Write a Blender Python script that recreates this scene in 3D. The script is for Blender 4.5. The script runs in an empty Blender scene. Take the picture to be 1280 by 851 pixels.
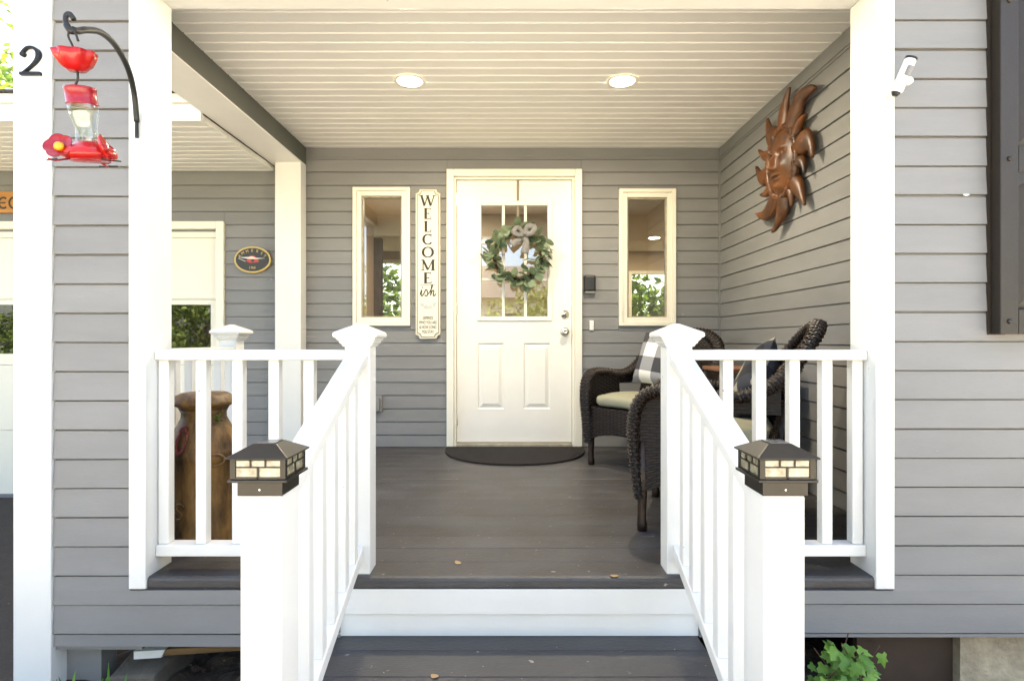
import bpy, bmesh, math, random
from mathutils import Vector, Matrix, Euler
random.seed(7)
R = math.radians
H = 1.25                      # camera height above the ground; heights below are given relative to the camera
scn = bpy.context.scene
col = scn.collection

# ------------------------------------------------------------------ camera, sky, sun, exposure
cam_d = bpy.data.cameras.new('camera')
cam_d.sensor_width = 36.0; cam_d.lens = 20.0; cam_d.clip_end = 2000; cam_d.clip_start = 0.02
cam = bpy.data.objects.new('camera', cam_d); col.objects.link(cam)
cam.location = (0, 0, H); cam.rotation_euler = (R(90), 0, 0)
scn.camera = cam

SUN_EL, SUN_AZ = 58.0, 15.0    # sun high behind the house: porch and front are in open shade, the yard is sunlit
w = bpy.data.worlds.new('World'); scn.world = w; w.use_nodes = True
nt = w.node_tree; bg = nt.nodes['Background']
sky = nt.nodes.new('ShaderNodeTexSky'); sky.sky_type = 'NISHITA'; sky.sun_disc = False
sky.sun_elevation = R(SUN_EL); sky.sun_rotation = R(SUN_AZ)
sky.air_density = 0.75; sky.dust_density = 4.0; sky.ozone_density = 0.3
tint = nt.nodes.new('ShaderNodeMix'); tint.data_type = 'RGBA'; tint.blend_type = 'MULTIPLY'; tint.inputs[0].default_value = 1.0
tint.inputs[7].default_value = (1.0, 0.945, 0.85, 1)     # white balance of the open shade
nt.links.new(sky.outputs[0], tint.inputs[6]); nt.links.new(tint.outputs[2], bg.inputs[0]); bg.inputs[1].default_value = 0.135
sun_d = bpy.data.lights.new('sun', 'SUN'); sun_d.energy = 5.0; sun_d.angle = R(0.6); sun_d.color = (1.0, 0.94, 0.85)
sun = bpy.data.objects.new('sun', sun_d); col.objects.link(sun)
sdir = Vector((math.sin(R(SUN_AZ)) * math.cos(R(SUN_EL)), math.cos(R(SUN_AZ)) * math.cos(R(SUN_EL)), math.sin(R(SUN_EL))))
sun.rotation_euler = sdir.to_track_quat('Z', 'Y').to_euler(); sun.location = (3, 12, 14)
scn.view_settings.view_transform = 'Standard'; scn.view_settings.look = 'None'
scn.view_settings.exposure = 3.27; scn.view_settings.gamma = 1.0
scn.cycles.use_denoising = True
scn.cycles.max_bounces = 10; scn.cycles.diffuse_bounces = 6; scn.cycles.transparent_max_bounces = 16

# ------------------------------------------------------------------ materials
MATS = {}
def mat(name, c, rough=0.6, var=0.0, scale=6.0, c2=None, bump=0.0, bscale=60.0, metal=0.0, stretch=(1, 1, 1),
        speck=None, speck_amt=0.62, spec=0.5, coat=0.0, rnd=0.0):
    m = bpy.data.materials.new(name); m.use_nodes = True
    t = m.node_tree; b = t.nodes['Principled BSDF']
    b.inputs['Roughness'].default_value = rough; b.inputs['Metallic'].default_value = metal
    b.inputs['Specular IOR Level'].default_value = spec
    if coat: b.inputs['Coat Weight'].default_value = coat; b.inputs['Coat Roughness'].default_value = 0.15
    c = (*c, 1); b.inputs['Base Color'].default_value = c
    out = None
    tc = t.nodes.new('ShaderNodeTexCoord'); mp = t.nodes.new('ShaderNodeMapping'); mp.inputs['Scale'].default_value = stretch
    t.links.new(tc.outputs['Object'], mp.inputs[0])
    if var > 0 or c2:
        n = t.nodes.new('ShaderNodeTexNoise'); n.inputs['Scale'].default_value = scale; n.inputs['Detail'].default_value = 8
        n.inputs['Roughness'].default_value = 0.62
        t.links.new(mp.outputs[0], n.inputs[0])
        r = t.nodes.new('ShaderNodeValToRGB'); r.color_ramp.elements[0].position = 0.32; r.color_ramp.elements[1].position = 0.68
        d = c2 if c2 else tuple(max(0, x * (1 - var)) for x in c[:3])
        r.color_ramp.elements[0].color = (*d[:3], 1); r.color_ramp.elements[1].color = c
        t.links.new(n.outputs[0], r.inputs[0]); out = r.outputs[0]
    if rnd:
        oi = t.nodes.new('ShaderNodeObjectInfo'); mr = t.nodes.new('ShaderNodeMapRange')
        mr.inputs[3].default_value = 1 - rnd; mr.inputs[4].default_value = 1 + rnd
        t.links.new(oi.outputs['Random'], mr.inputs[0])
        vm = t.nodes.new('ShaderNodeVectorMath'); vm.operation = 'SCALE'
        if out: t.links.new(out, vm.inputs[0])
        else: vm.inputs[0].default_value = c[:3]
        t.links.new(mr.outputs[0], vm.inputs['Scale']); out = vm.outputs[0]
    if speck:
        n2 = t.nodes.new('ShaderNodeTexNoise'); n2.inputs['Scale'].default_value = speck[3]; n2.inputs['Detail'].default_value = 4
        t.links.new(tc.outputs['Object'], n2.inputs[0])
        r2 = t.nodes.new('ShaderNodeValToRGB'); r2.color_ramp.elements[0].position = speck_amt; r2.color_ramp.elements[1].position = speck_amt + 0.035
        r2.color_ramp.elements[0].color = (0, 0, 0, 1); r2.color_ramp.elements[1].color = (1, 1, 1, 1)
        t.links.new(n2.outputs[0], r2.inputs[0])
        mx = t.nodes.new('ShaderNodeMix'); mx.data_type = 'RGBA'
        t.links.new(r2.outputs[0], mx.inputs[0])
        if out: t.links.new(out, mx.inputs[6])
        else: mx.inputs[6].default_value = c
        mx.inputs[7].default_value = (*speck[:3], 1); out = mx.outputs[2]
    if out: t.links.new(out, b.inputs['Base Color'])
    if bump:
        n3 = t.nodes.new('ShaderNodeTexNoise'); n3.inputs['Scale'].default_value = bscale; n3.inputs['Detail'].default_value = 6
        t.links.new(mp.outputs[0], n3.inputs[0])
        bp = t.nodes.new('ShaderNodeBump'); bp.inputs['Strength'].default_value = bump; bp.inputs['Distance'].default_value = 0.01
        t.links.new(n3.outputs[0], bp.inputs['Height']); t.links.new(bp.outputs[0], b.inputs['Normal'])
    MATS[name] = m
    return m
def emit(name, c, s):
    m = bpy.data.materials.new(name); m.use_nodes = True
    b = m.node_tree.nodes['Principled BSDF']; b.inputs['Base Color'].default_value = (*c, 1)
    b.inputs['Emission Color'].default_value = (*c, 1); b.inputs['Emission Strength'].default_value = s
    MATS[name] = m; return m
def glass(name, ior=0.1, tint=(0.92, 0.95, 0.93), rough=0.0):
    m = bpy.data.materials.new(name); m.use_nodes = True; t = m.node_tree; t.nodes.clear()
    o = t.nodes.new('ShaderNodeOutputMaterial'); mx = t.nodes.new('ShaderNodeMixShader')
    lw = t.nodes.new('ShaderNodeLayerWeight'); lw.inputs[0].default_value = 0.5
    pw = t.nodes.new('ShaderNodeMath'); pw.operation = 'POWER'; pw.inputs[1].default_value = 5; t.links.new(lw.outputs['Facing'], pw.inputs[0])
    f = t.nodes.new('ShaderNodeMapRange'); f.inputs[3].default_value = ior; f.inputs[4].default_value = 0.9; t.links.new(pw.outputs[0], f.inputs[0])
    tr = t.nodes.new('ShaderNodeBsdfTransparent'); tr.inputs[0].default_value = (*tint, 1)
    g = t.nodes.new('ShaderNodeBsdfGlossy'); g.inputs['Roughness'].default_value = rough
    t.links.new(f.outputs[0], mx.inputs[0]); t.links.new(tr.outputs[0], mx.inputs[1]); t.links.new(g.outputs[0], mx.inputs[2])
    t.links.new(mx.outputs[0], o.inputs[0]); MATS[name] = m; return m
def leafmat(name, c, c2, trans=0.35):
    m = bpy.data.materials.new(name); m.use_nodes = True; t = m.node_tree; b = t.nodes['Principled BSDF']
    g = t.nodes.new('ShaderNodeNewGeometry'); r = t.nodes.new('ShaderNodeValToRGB'); oi = t.nodes.new('ShaderNodeObjectInfo')
    ad = t.nodes.new('ShaderNodeMath'); ad.operation = 'ADD'
    t.links.new(g.outputs['Random Per Island'], ad.inputs[0]); t.links.new(oi.outputs['Random'], ad.inputs[1])
    fr = t.nodes.new('ShaderNodeMath'); fr.operation = 'FRACT'; t.links.new(ad.outputs[0], fr.inputs[0])
    r.color_ramp.elements[0].color = (*c, 1); r.color_ramp.elements[1].color = (*c2, 1)
    t.links.new(fr.outputs[0], r.inputs[0]); t.links.new(r.outputs[0], b.inputs['Base Color'])
    b.inputs['Roughness'].default_value = 0.5
    tl = t.nodes.new('ShaderNodeBsdfTranslucent'); t.links.new(r.outputs[0], tl.inputs[0])
    mx = t.nodes.new('ShaderNodeMixShader'); mx.inputs[0].default_value = trans
    o = t.nodes['Material Output']; t.links.new(b.outputs[0], mx.inputs[1]); t.links.new(tl.outputs[0], mx.inputs[2]); t.links.new(mx.outputs[0], o.inputs[0])
    MATS[name] = m; return m

mat('siding', (0.214, 0.211, 0.207), 0.55, 0.15, 2.5, bump=0.12, bscale=90, stretch=(0.6, 0.6, 3), speck=(0.5, 0.5, 0.5, 34), speck_amt=0.765, rnd=0.035)
mat('siding_trim', (0.208, 0.205, 0.201), 0.55, 0.08, 3, bump=0.08)
mat('beam_lit_white', (0.86, 0.84, 0.79), 0.45, 0.04, 5)  # trim white lightened to stand in for light missing under the beam
mat('fascia_shade_tone', (0.105, 0.110, 0.094), 0.55, 0.1, 3)  # trim grey darkened towards green for the shade on the beam's inner face
mat('white', (0.73, 0.725, 0.69), 0.42, 0.045, 5, bump=0.06, bscale=40, speck=(0.33, 0.30, 0.25, 30), speck_amt=0.755)
mat('cream', (0.78, 0.74, 0.63), 0.42, 0.04, 4, bump=0.03)
mat('door_paint', (0.80, 0.77, 0.70), 0.4, 0.06, 3.5, bump=0.05, bscale=120, speck=(0.55, 0.50, 0.42, 17), speck_amt=0.78)
mat('ceiling_paint', (0.78, 0.77, 0.72), 0.5, 0.05, 2.2, bump=0.05, speck=(0.66, 0.61, 0.51, 5.5), speck_amt=0.735, rnd=0.03)
mat('deck', (0.067, 0.066, 0.069), 0.46, c2=(0.040, 0.036, 0.034), scale=4.5, stretch=(0.9, 1.3, 2), bump=0.22, bscale=70, speck=(0.30, 0.27, 0.24, 38), speck_amt=0.695, rnd=0.13)
mat('tread', (0.058, 0.055, 0.054), 0.5, 0.35, 4, stretch=(0.7, 1.6, 2), bump=0.22, bscale=70, speck=(0.34, 0.32, 0.30, 33), speck_amt=0.695, rnd=0.10)
mat('dark_bronze', (0.019, 0.016, 0.011), 0.36, 0.12, 20, metal=0.2)
mat('pearl', (0.42, 0.39, 0.28), 0.10, c2=(0.13, 0.115, 0.060), scale=42, spec=0.9)
mat('solar', (0.03, 0.035, 0.05), 0.12, spec=0.8)
mat('wicker', (0.030, 0.016, 0.010), 0.36, 0.4, 40, spec=0.45)
mat('wicker_dark', (0.005, 0.0036, 0.003), 0.7)
mat('cushion', (0.30, 0.29, 0.20), 0.9, 0.12, 7, bump=0.25, bscale=260)
mat('wood_top', (0.26, 0.11, 0.045), 0.4, 0.45, 9, stretch=(1, 6, 1))
mat('mat_brown', (0.016, 0.011, 0.009), 0.95, 0.5, 130, bump=0.9, bscale=300)
mat('copper', (0.150, 0.047, 0.006), 0.42, c2=(0.018, 0.0075, 0.003), scale=8, metal=0.0, bump=0.2, bscale=30)
mat('can_paint', (0.25, 0.135, 0.038), 0.5, c2=(0.016, 0.007, 0.003), scale=11, stretch=(1.8, 1.8, 0.55), bump=0.15, bscale=25)
mat('berry', (0.22, 0.03, 0.035), 0.4, 0.5, 50)
mat('black_iron', (0.008, 0.008, 0.008), 0.5)
mat('number', (0.009, 0.010, 0.014), 0.5, spec=0.3)
mat('red_plastic', (0.42, 0.008, 0.007), 0.25, 0.25, 12)
mat('dark_red', (0.26, 0.006, 0.016), 0.25)
mat('yellow', (0.65, 0.33, 0.01), 0.3)
glass('bottle_glass', 0.12, (0.90, 0.91, 0.86), 0.02)
glass('pane_glass', 0.17)
glass('garage_glass', 0.12, (0.6, 0.6, 0.56))
mat('shutter', (0.022, 0.015, 0.009), 0.5, 0.25, 9, stretch=(4, 4, 1), bump=0.2, bscale=120)
mat('nickel', (0.62, 0.60, 0.55), 0.22, metal=0.95)
mat('black_plastic', (0.012, 0.011, 0.0105), 0.4)
mat('sign_cream', (0.74, 0.71, 0.59), 0.6, 0.05, 9)
mat('sign_edge', (0.60, 0.56, 0.44), 0.6)
mat('ink', (0.035, 0.03, 0.022), 0.7)
mat('sign_grey', (0.50, 0.50, 0.48), 0.7)
mat('orange_wood', (0.50, 0.22, 0.045), 0.5, 0.3, 6, stretch=(0.6, 1, 6))
mat('gold', (0.55, 0.38, 0.12), 0.35, metal=0.4)
mat('plaque_black', (0.028, 0.024, 0.022), 0.4)
mat('plane_red', (0.50, 0.05, 0.03), 0.4)
mat('plane_white', (0.65, 0.62, 0.55), 0.4)
mat('vine', (0.085, 0.035, 0.02), 0.8, 0.4, 30)
mat('ribbon', (0.25, 0.24, 0.235), 0.9, 0.35, 60)
mat('strap', (0.22, 0.19, 0.13), 0.5)
mat('asphalt', (0.030, 0.024, 0.019), 0.9, 0.35, 14, bump=0.8, bscale=220, speck=(0.13, 0.12, 0.11, 60), speck_amt=0.72)
mat('dirt', (0.050, 0.033, 0.020), 0.95, 0.6, 11, bump=1.0, bscale=50, speck=(0.22, 0.17, 0.11, 40), speck_amt=0.68)
mat('concrete', (0.46, 0.38, 0.25), 0.9, c2=(0.20, 0.155, 0.10), scale=9, bump=0.6, bscale=40)
mat('old_plank', (0.20, 0.115, 0.042), 0.8, 0.45, 9, stretch=(0.6, 6, 6), bump=0.3)
mat('under_board', (0.060, 0.036, 0.021), 0.9, 0.3, 5)
mat('bounce_gravel', (0.50, 0.44, 0.35), 0.9, 0.25, 5, bump=0.5, bscale=80)  # pale tone chosen for the light it bounces up to the porch ceiling
mat('stone', (0.115, 0.098, 0.075), 0.9, 0.3, 14, bump=0.5)
mat('lawn', (0.085, 0.12, 0.035), 0.95, 0.45, 2.5, bump=0.8, bscale=60)
mat('roof', (0.07, 0.065, 0.062), 0.9, 0.3, 12, bump=0.4)
mat('room_wall', (0.46, 0.37, 0.27), 0.8, 0.04, 3)
mat('room_ceiling', (0.70, 0.63, 0.52), 0.8)
mat('room_floor', (0.20, 0.13, 0.08), 0.5)
mat('bark', (0.09, 0.065, 0.045), 0.9, 0.4, 12, bump=0.6)
mat('outlet', (0.20, 0.197, 0.195), 0.4)
mat('white_plastic', (0.78, 0.77, 0.72), 0.35, 0.05, 12)
mat('threshold', (0.42, 0.37, 0.27), 0.5, 0.4, 14)
mat('neighbour', (0.52, 0.50, 0.46), 0.8)
mat('garage_paint', (0.80, 0.76, 0.64), 0.45, 0.03, 3)
emit('lamp_glow', (1.0, 0.90, 0.68), 4.0)
leafmat('leaf_ivy', (0.055, 0.16, 0.016), (0.16, 0.31, 0.035), 0.25)
leafmat('leaf_wreath', (0.10, 0.155, 0.085), (0.30, 0.36, 0.23), 0.2)
leafmat('leaf_tree', (0.10, 0.17, 0.02), (0.22, 0.28, 0.03), 0.45)
leafmat('leaf_hedge', (0.06, 0.10, 0.02), (0.20, 0.26, 0.05), 0.45)
leafmat('dry_leaf', (0.36, 0.22, 0.09), (0.45, 0.30, 0.14), 0.1)

def check_mat(name, a, b, c, n):
    m = bpy.data.materials.new(name); m.use_nodes = True; t = m.node_tree; bs = t.nodes['Principled BSDF']; bs.inputs['Roughness'].default_value = 0.95
    tc = t.nodes.new('ShaderNodeTexCoord'); sx = t.nodes.new('ShaderNodeSeparateXYZ'); t.links.new(tc.outputs['Object'], sx.inputs[0])
    def stripe(o):
        k = t.nodes.new('ShaderNodeMath'); k.operation = 'MULTIPLY'; k.inputs[1].default_value = n; t.links.new(o, k.inputs[0])
        f = t.nodes.new('ShaderNodeMath'); f.operation = 'FRACT'; t.links.new(k.outputs[0], f.inputs[0])
        g = t.nodes.new('ShaderNodeMath'); g.operation = 'GREATER_THAN'; g.inputs[1].default_value = 0.5; t.links.new(f.outputs[0], g.inputs[0]); return g.outputs[0]
    s1, s2 = stripe(sx.outputs[1]), stripe(sx.outputs[2])
    ad = t.nodes.new('ShaderNodeMath'); ad.operation = 'ADD'; t.links.new(s1, ad.inputs[0]); t.links.new(s2, ad.inputs[1])
    dv = t.nodes.new('ShaderNodeMath'); dv.operation = 'MULTIPLY'; dv.inputs[1].default_value = 0.5; t.links.new(ad.outputs[0], dv.inputs[0])
    r = t.nodes.new('ShaderNodeValToRGB'); r.color_ramp.interpolation = 'CONSTANT'
    e = r.color_ramp.elements; e[0].color = (*a, 1); e[0].position = 0; e[1].color = (*b, 1); e[1].position = 0.25
    e2 = e.new(0.75); e2.color = (*c, 1)
    t.links.new(dv.outputs[0], r.inputs[0]); t.links.new(r.outputs[0], bs.inputs['Base Color']); MATS[name] = m
check_mat('check_light', (0.72, 0.70, 0.64), (0.26, 0.26, 0.27), (0.045, 0.045, 0.05), 5.0)
check_mat('check_dark', (0.30, 0.27, 0.20), (0.026, 0.028, 0.036), (0.010, 0.010, 0.013), 6.0)

# ------------------------------------------------------------------ geometry helpers
def V(*a): return Vector(a)
class MB:
    def __init__(s): s.v = []; s.f = []
    def add(s, vs, fs):
        k = len(s.v); s.v += [Vector(p) for p in vs]; s.f += [tuple(i + k for i in f) for f in fs]; return s
    def box(s, x0, x1, y0, y1, z0, z1):
        return s.hexa([(x0, y0, z0), (x1, y0, z0), (x1, y1, z0), (x0, y1, z0), (x0, y0, z1), (x1, y0, z1), (x1, y1, z1), (x0, y1, z1)])
    def hexa(s, p):
        return s.add(p, [(0, 3, 2, 1), (4, 5, 6, 7), (0, 1, 5, 4), (1, 2, 6, 5), (2, 3, 7, 6), (3, 0, 4, 7)])
    def tube(s, pts, r, n=8, cap=True, flat=1.0):
        pts = [Vector(p) for p in pts]; rs = r if isinstance(r, (list, tuple)) else [r] * len(pts)
        k = len(s.v); up = None
        for i, p in enumerate(pts):
            t = (pts[min(i + 1, len(pts) - 1)] - pts[max(i - 1, 0)]).normalized()
            if up is None: up = t.orthogonal().normalized()
            up = (up - t * up.dot(t)); up = up.normalized() if up.length > 1e-6 else t.orthogonal().normalized()
            sd = t.cross(up)
            for j in range(n):
                a = 2 * math.pi * j / n
                s.v.append(p + (up * math.cos(a) * flat + sd * math.sin(a)) * rs[i])
        for i in range(len(pts) - 1):
            for j in range(n):
                a, b = k + i * n + j, k + i * n + (j + 1) % n
                s.f.append((a, b, b + n, a + n))
        if cap:
            s.f.append(tuple(k + j for j in range(n))); s.f.append(tuple(k + (len(pts) - 1) * n + j for j in reversed(range(n))))
        return s
    def lathe(s, prof, n=32, c=(0, 0, 0), cap=True, fn=None, square=False):
        k = len(s.v); c = Vector(c)
        for i, (r, z) in enumerate(prof):
            for j in range(n):
                a = 2 * math.pi * j / n + (math.pi / 4 if square else 0)
                rr = r * (math.sqrt(2) if square else 1)
                if fn: rr *= fn(a, i)
                s.v.append(c + V(rr * math.cos(a), rr * math.sin(a), z))
        for i in range(len(prof) - 1):
            for j in range(n):
                a, b = k + i * n + j, k + i * n + (j + 1) % n
                s.f.append((a, b, b + n, a + n))
        if cap:
            s.f.append(tuple(k + j for j in range(n))); s.f.append(tuple(k + (len(prof) - 1) * n + j for j in range(n)))
        return s
    def grid(s, P, nu, nv, wrapu=False):
        k = len(s.v); m = nu if wrapu else nu + 1
        for j in range(nv + 1):
            for i in range(m): s.v.append(Vector(P(i / nu, j / nv)))
        for j in range(nv):
            for i in range(nu):
                a = k + j * m + i; b = k + j * m + (i + 1) % m
                s.f.append((a, b, b + m, a + m))
        return s
    def slab(s, poly, y0, y1):     # polygon in the x-z plane made into a slab between two depths
        n = len(poly); k = len(s.v)
        s.v += [V(x, y0, z) for x, z in poly] + [V(x, y1, z) for x, z in poly]
        s.f.append(tuple(k + i for i in range(n))); s.f.append(tuple(k + n + i for i in reversed(range(n))))
        for i in range(n): j = (i + 1) % n; s.f.append((k + i, k + j, k + n + j, k + n + i))
        return s
    def ribbon(s, pts, ws, y0, y1):   # stroke of a letter: centre line in x-z with widths, thickness y0..y1
        if not isinstance(ws, (list, tuple)): ws = [ws] * len(pts)
        pts = [Vector((p[0], 0, p[1])) for p in pts]; L, Rr = [], []
        for i, p in enumerate(pts):
            t = (pts[min(i + 1, len(pts) - 1)] - pts[max(i - 1, 0)]).normalized(); nrm = V(-t.z, 0, t.x)
            L.append(p + nrm * ws[i] / 2); Rr.append(p - nrm * ws[i] / 2)
        for i in range(len(pts) - 1):
            q = [Rr[i], Rr[i + 1], L[i + 1], L[i]]
            s.hexa([(a.x, y0, a.z) for a in q] + [(a.x, y1, a.z) for a in q])
        return s
    def xf(s, M, start=0):
        for i in range(start, len(s.v)): s.v[i] = M @ s.v[i]
        return s
    def mesh(s, name, off=V(0, 0, 0), smooth=False):
        me = bpy.data.meshes.new(name); me.from_pydata([p + off for p in s.v], [], s.f)
        bm = bmesh.new(); bm.from_mesh(me); bmesh.ops.recalc_face_normals(bm, faces=bm.faces); bm.to_mesh(me); bm.free()
        if smooth: me.polygons.foreach_set('use_smooth', [True] * len(me.polygons))
        me.update(); return me
    def build(s, name, m, parent=None, smooth=False, local=False, bevel=0, seg=2):
        off = V(0, 0, 0) if local else V(0, 0, H) - base(parent)
        o = bpy.data.objects.new(name, s.mesh(name, off, smooth)); col.objects.link(o)
        o.data.materials.append(MATS[m]); o.parent = parent
        if bevel:
            md = o.modifiers.new('bevel', 'BEVEL'); md.width = bevel; md.segments = seg; md.limit_method = 'ANGLE'; md.angle_limit = R(40)
        return o
WLOC = {}
def base(o):
    if o is None: return V(0, 0, 0)
    while o.parent: o = o.parent
    return WLOC.get(o.name, V(0, 0, 0))
def thing(name, label, cat, loc=(0, 0, -H), group=None, rz=0):
    o = bpy.data.objects.new(name, None); col.objects.link(o); o.empty_display_size = 0.1
    o.location = V(*loc) + V(0, 0, H); o.rotation_euler = (0, 0, rz); WLOC[o.name] = o.location.copy()
    o['label'] = label; o['category'] = cat
    if group: o['group'] = group
    return o
def tag(o, label, cat, group=None):
    o['label'] = label; o['category'] = cat
    if group: o['group'] = group
    return o
def copy_obj(o, parent, name=None):
    c = o.copy(); col.objects.link(c); c.parent = parent
    for ch in [x for x in bpy.data.objects if x.parent == o]: copy_obj(ch, c)
    return c
def solo(mb, name, m, label, cat, loc=None, group=None, **k):   # a thing that is one mesh, its origin at its own base
    if loc is None:
        xs = [p.x for p in mb.v]; ys = [p.y for p in mb.v]; zs = [p.z for p in mb.v]
        loc = V((min(xs) + max(xs)) / 2, (min(ys) + max(ys)) / 2, min(zs))
    for i in range(len(mb.v)): mb.v[i] = mb.v[i] - loc
    o = mb.build(name, m, local=True, **k); o.location = loc + V(0, 0, H); tag(o, label, cat, group); return o
def spline(pts, n=8):
    pts = [Vector(p) for p in pts]; out = []
    P = [pts[0] * 2 - pts[1]] + pts + [pts[-1] * 2 - pts[-2]]
    for i in range(1, len(P) - 2):
        for k in range(n):
            t = k / n; a, b, c, d = P[i - 1], P[i], P[i + 1], P[i + 2]
            out.append(0.5 * ((2 * b) + (c - a) * t + (2 * a - 5 * b + 4 * c - d) * t * t + (3 * b - a - 3 * c + d) * t ** 3))
    out.append(pts[-1]); return out
def text_mb(txt, size, width=None, depth=0.001, align='CENTER'):
    cu = bpy.data.curves.new('text', 'FONT'); cu.body = txt; cu.size = size; cu.extrude = depth; cu.align_x = align; cu.resolution_u = 3
    o = bpy.data.objects.new('text', cu); col.objects.link(o)
    dg = bpy.context.evaluated_depsgraph_get(); me = bpy.data.meshes.new_from_object(o.evaluated_get(dg))
    mb = MB(); mb.add([V(v.co.x, -v.co.z, v.co.y) for v in me.vertices], [tuple(p.vertices) for p in me.polygons])
    bpy.data.objects.remove(o); bpy.data.curves.remove(cu); bpy.data.meshes.remove(me)
    if width:
        xs = [p.x for p in mb.v]; k = width / (max(xs) - min(xs))
        for p in mb.v: p.x *= k
    return mb

# ------------------------------------------------------------------ ground
def structure(mb, name, m):
    o = mb.build(name, m); o['kind'] = 'structure'; return o
structure(MB().add([(-120, -120, -H), (120, -120, -H), (120, 120, -H), (-120, 120, -H)], [(0, 1, 2, 3)]), 'ground', 'lawn')
structure(MB().box(-9, -1.75, 0.0, 4.40, -H - 0.1, -1.213), 'driveway', 'asphalt')
def soil(x0, x1, y0, y1, nx, ny):
    rnd = random.Random(3); g = {}
    def P(u, v):
        k = (round(u * nx), round(v * ny)); e = 0 if k[0] in (0, nx) or k[1] in (0, ny) else 1
        return (x0 + (x1 - x0) * u, y0 + (y1 - y0) * v, -1.246 + e * (0.028 * rnd.random()))
    return MB().grid(P, nx, ny)
structure(MB().box(-1.74, 7.0, 0.0, 1.18, -H - 0.1, -1.236), 'path', 'bounce_gravel')  # unseen pale strip added to bounce light into the porch
structure(MB().box(-10, 10.0, -6.8, -0.004, -H - 0.1, -1.238), 'bounce_forecourt', 'bounce_gravel')  # invented pale ground out of view, throws sunlight up under the porch roof
structure(soil(-1.745, 2.9, 1.2, 4.2, 90, 60), 'soil', 'dirt')

# ------------------------------------------------------------------ walls with clapboards
PITCH = 0.1018
def cut(u0, u1, za, zb, holes):
    """pieces (u0,u1,za,zb) of a strip left over by rectangular holes"""
    pcs = [(u0, u1, za, zb)]
    for (a, b, c, d) in holes:
        nxt = []
        for (p, q, s, t) in pcs:
            if b <= p or a >= q or d <= s or c >= t: nxt.append((p, q, s, t)); continue
            if p < a: nxt.append((p, a, s, t))
            if q > b: nxt.append((b, q, s, t))
            if s < c: nxt.append((max(p, a), min(q, b), s, c))
            if t > d: nxt.append((max(p, a), min(q, b), d, t))
        pcs = nxt
    return [x for x in pcs if x[1] - x[0] > 0.012 and x[3] - x[2] > 0.012]
def clapboards(parent, axis, W, u0, u1, z0, z1, zref, holes=()):
    k = math.floor((z0 - zref) / PITCH)
    while zref + k * PITCH < z1 - 0.012:
        zr = zref + k * PITCH; k += 1
        for (a, b, s, t) in cut(u0, u1, max(zr, z0), min(zr + PITCH, z1), holes):
            top = t; full = t - s > 0.05
            if abs(s - zr) < 1e-6 and full: s += 0.0058
            j = random.uniform(-0.0014, 0.0014); j2 = random.uniform(-0.0014, 0.0014)
            th = lambda z: 0.0165 - 0.0065 * (z - zr) / PITCH
            g = 0.0012
            q = []
            for (zz) in (s, top):
                for (u, d) in ((a + g, th(zz)), (b - g, th(zz)), (b - g, 0.0004), (a + g, 0.0004)):
                    zj = zz + (j if u < (a + b) / 2 else j2)
                    q.append((u, W - d, zj) if axis == 'y' else (W - d, u, zj))
            MB().hexa(q).build('clapboard', 'siding', parent)
def sheath(name, axis, W, depth, u0, u1, z0, z1, holes, m, parent):
    mb = MB(); zs = sorted({z0, z1, *[h[2] for h in holes if z0 < h[2] < z1], *[h[3] for h in holes if z0 < h[3] < z1]})
    for s, t in zip(zs[:-1], zs[1:]):
        for (a, b, c, d) in cut(u0, u1, s, t, holes):
            mb.box(a, b, W, W + depth, c, d) if axis == 'y' else mb.box(W, W + depth, a, b, c, d)
    return mb.build(name, m, parent)

BW, RW, FW = 4.43, 1.629, 2.0           # back wall, right wall and front wall planes (sheathing)
DECK, CEIL = -0.826, 1.49
house = thing('house', 'grey clapboard house with white trim behind a covered porch', 'house', (0, BW, -H))
WIN_L = (-1.232, -0.789, 0.113, 1.184); WIN_R = (0.828, 1.268, 0.113, 1.172)
DOOR = (-0.505, 0.541, DECK - 0.05, 1.322)
GAR = (-5.06, -2.285, -1.215, 0.866)
shr = lambda h, k: (h[0] + k, h[1] - k, h[2] + k, h[3] - k)
ZB = 0.080
bwall = sheath('back_wall', 'y', BW, 0.14, -1.80, 3.2, -1.2, 2.3, [shr(WIN_L, 0.03), shr(WIN_R, 0.03), (DOOR[0] + .03, DOOR[1] - .03, DECK - 0.3, DOOR[3] - .03)], 'siding_trim', house)
clapboards(bwall, 'y', BW, -1.60, 1.606, DECK + 0.004, 1.428, ZB, [WIN_L, WIN_R, DOOR])
MB().box(-1.596, 1.606, BW - 0.020, BW, 1.428, CEIL).build('frieze_board', 'siding_trim', bwall)
swall = sheath('side_wall', 'x', RW, 0.10, 2.13, BW - 0.001, -1.2, 2.3, [], 'siding_trim', house)
clapboards(swall, 'x', RW, 2.131, BW - 0.024, DECK + 0.004, 1.415, ZB - 0.004)
MB().box(RW - 0.022, RW, 2.131, BW - 0.022, 1.415, CEIL).build('frieze_board', 'siding_trim', swall)
MB().box(RW - 0.022, RW - 0.0005, BW - 0.022, BW - 0.0005, DECK, 1.428).build('corner_trim', 'siding_trim', swall)
ZF = -0.006
fwall = sheath('front_wall', 'y', FW, 0.125, 1.30, 3.2, -1.03, 2.6, [], 'siding_trim', house)
clapboards(fwall, 'y', FW, 1.331, 2.95, -0.872, 2.2, ZF)
clapboards(fwall, 'y', FW, 0.655, 2.95, -1.036, -0.872, ZF)
pier = sheath('porch_pier', 'y', FW, 0.128, -1.725, -1.30, -1.085, 1.24, [], 'siding_trim', house)
clapboards(pier, 'y', FW, -1.602, -1.334, -0.872, 1.24, ZF - 0.004)
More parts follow.
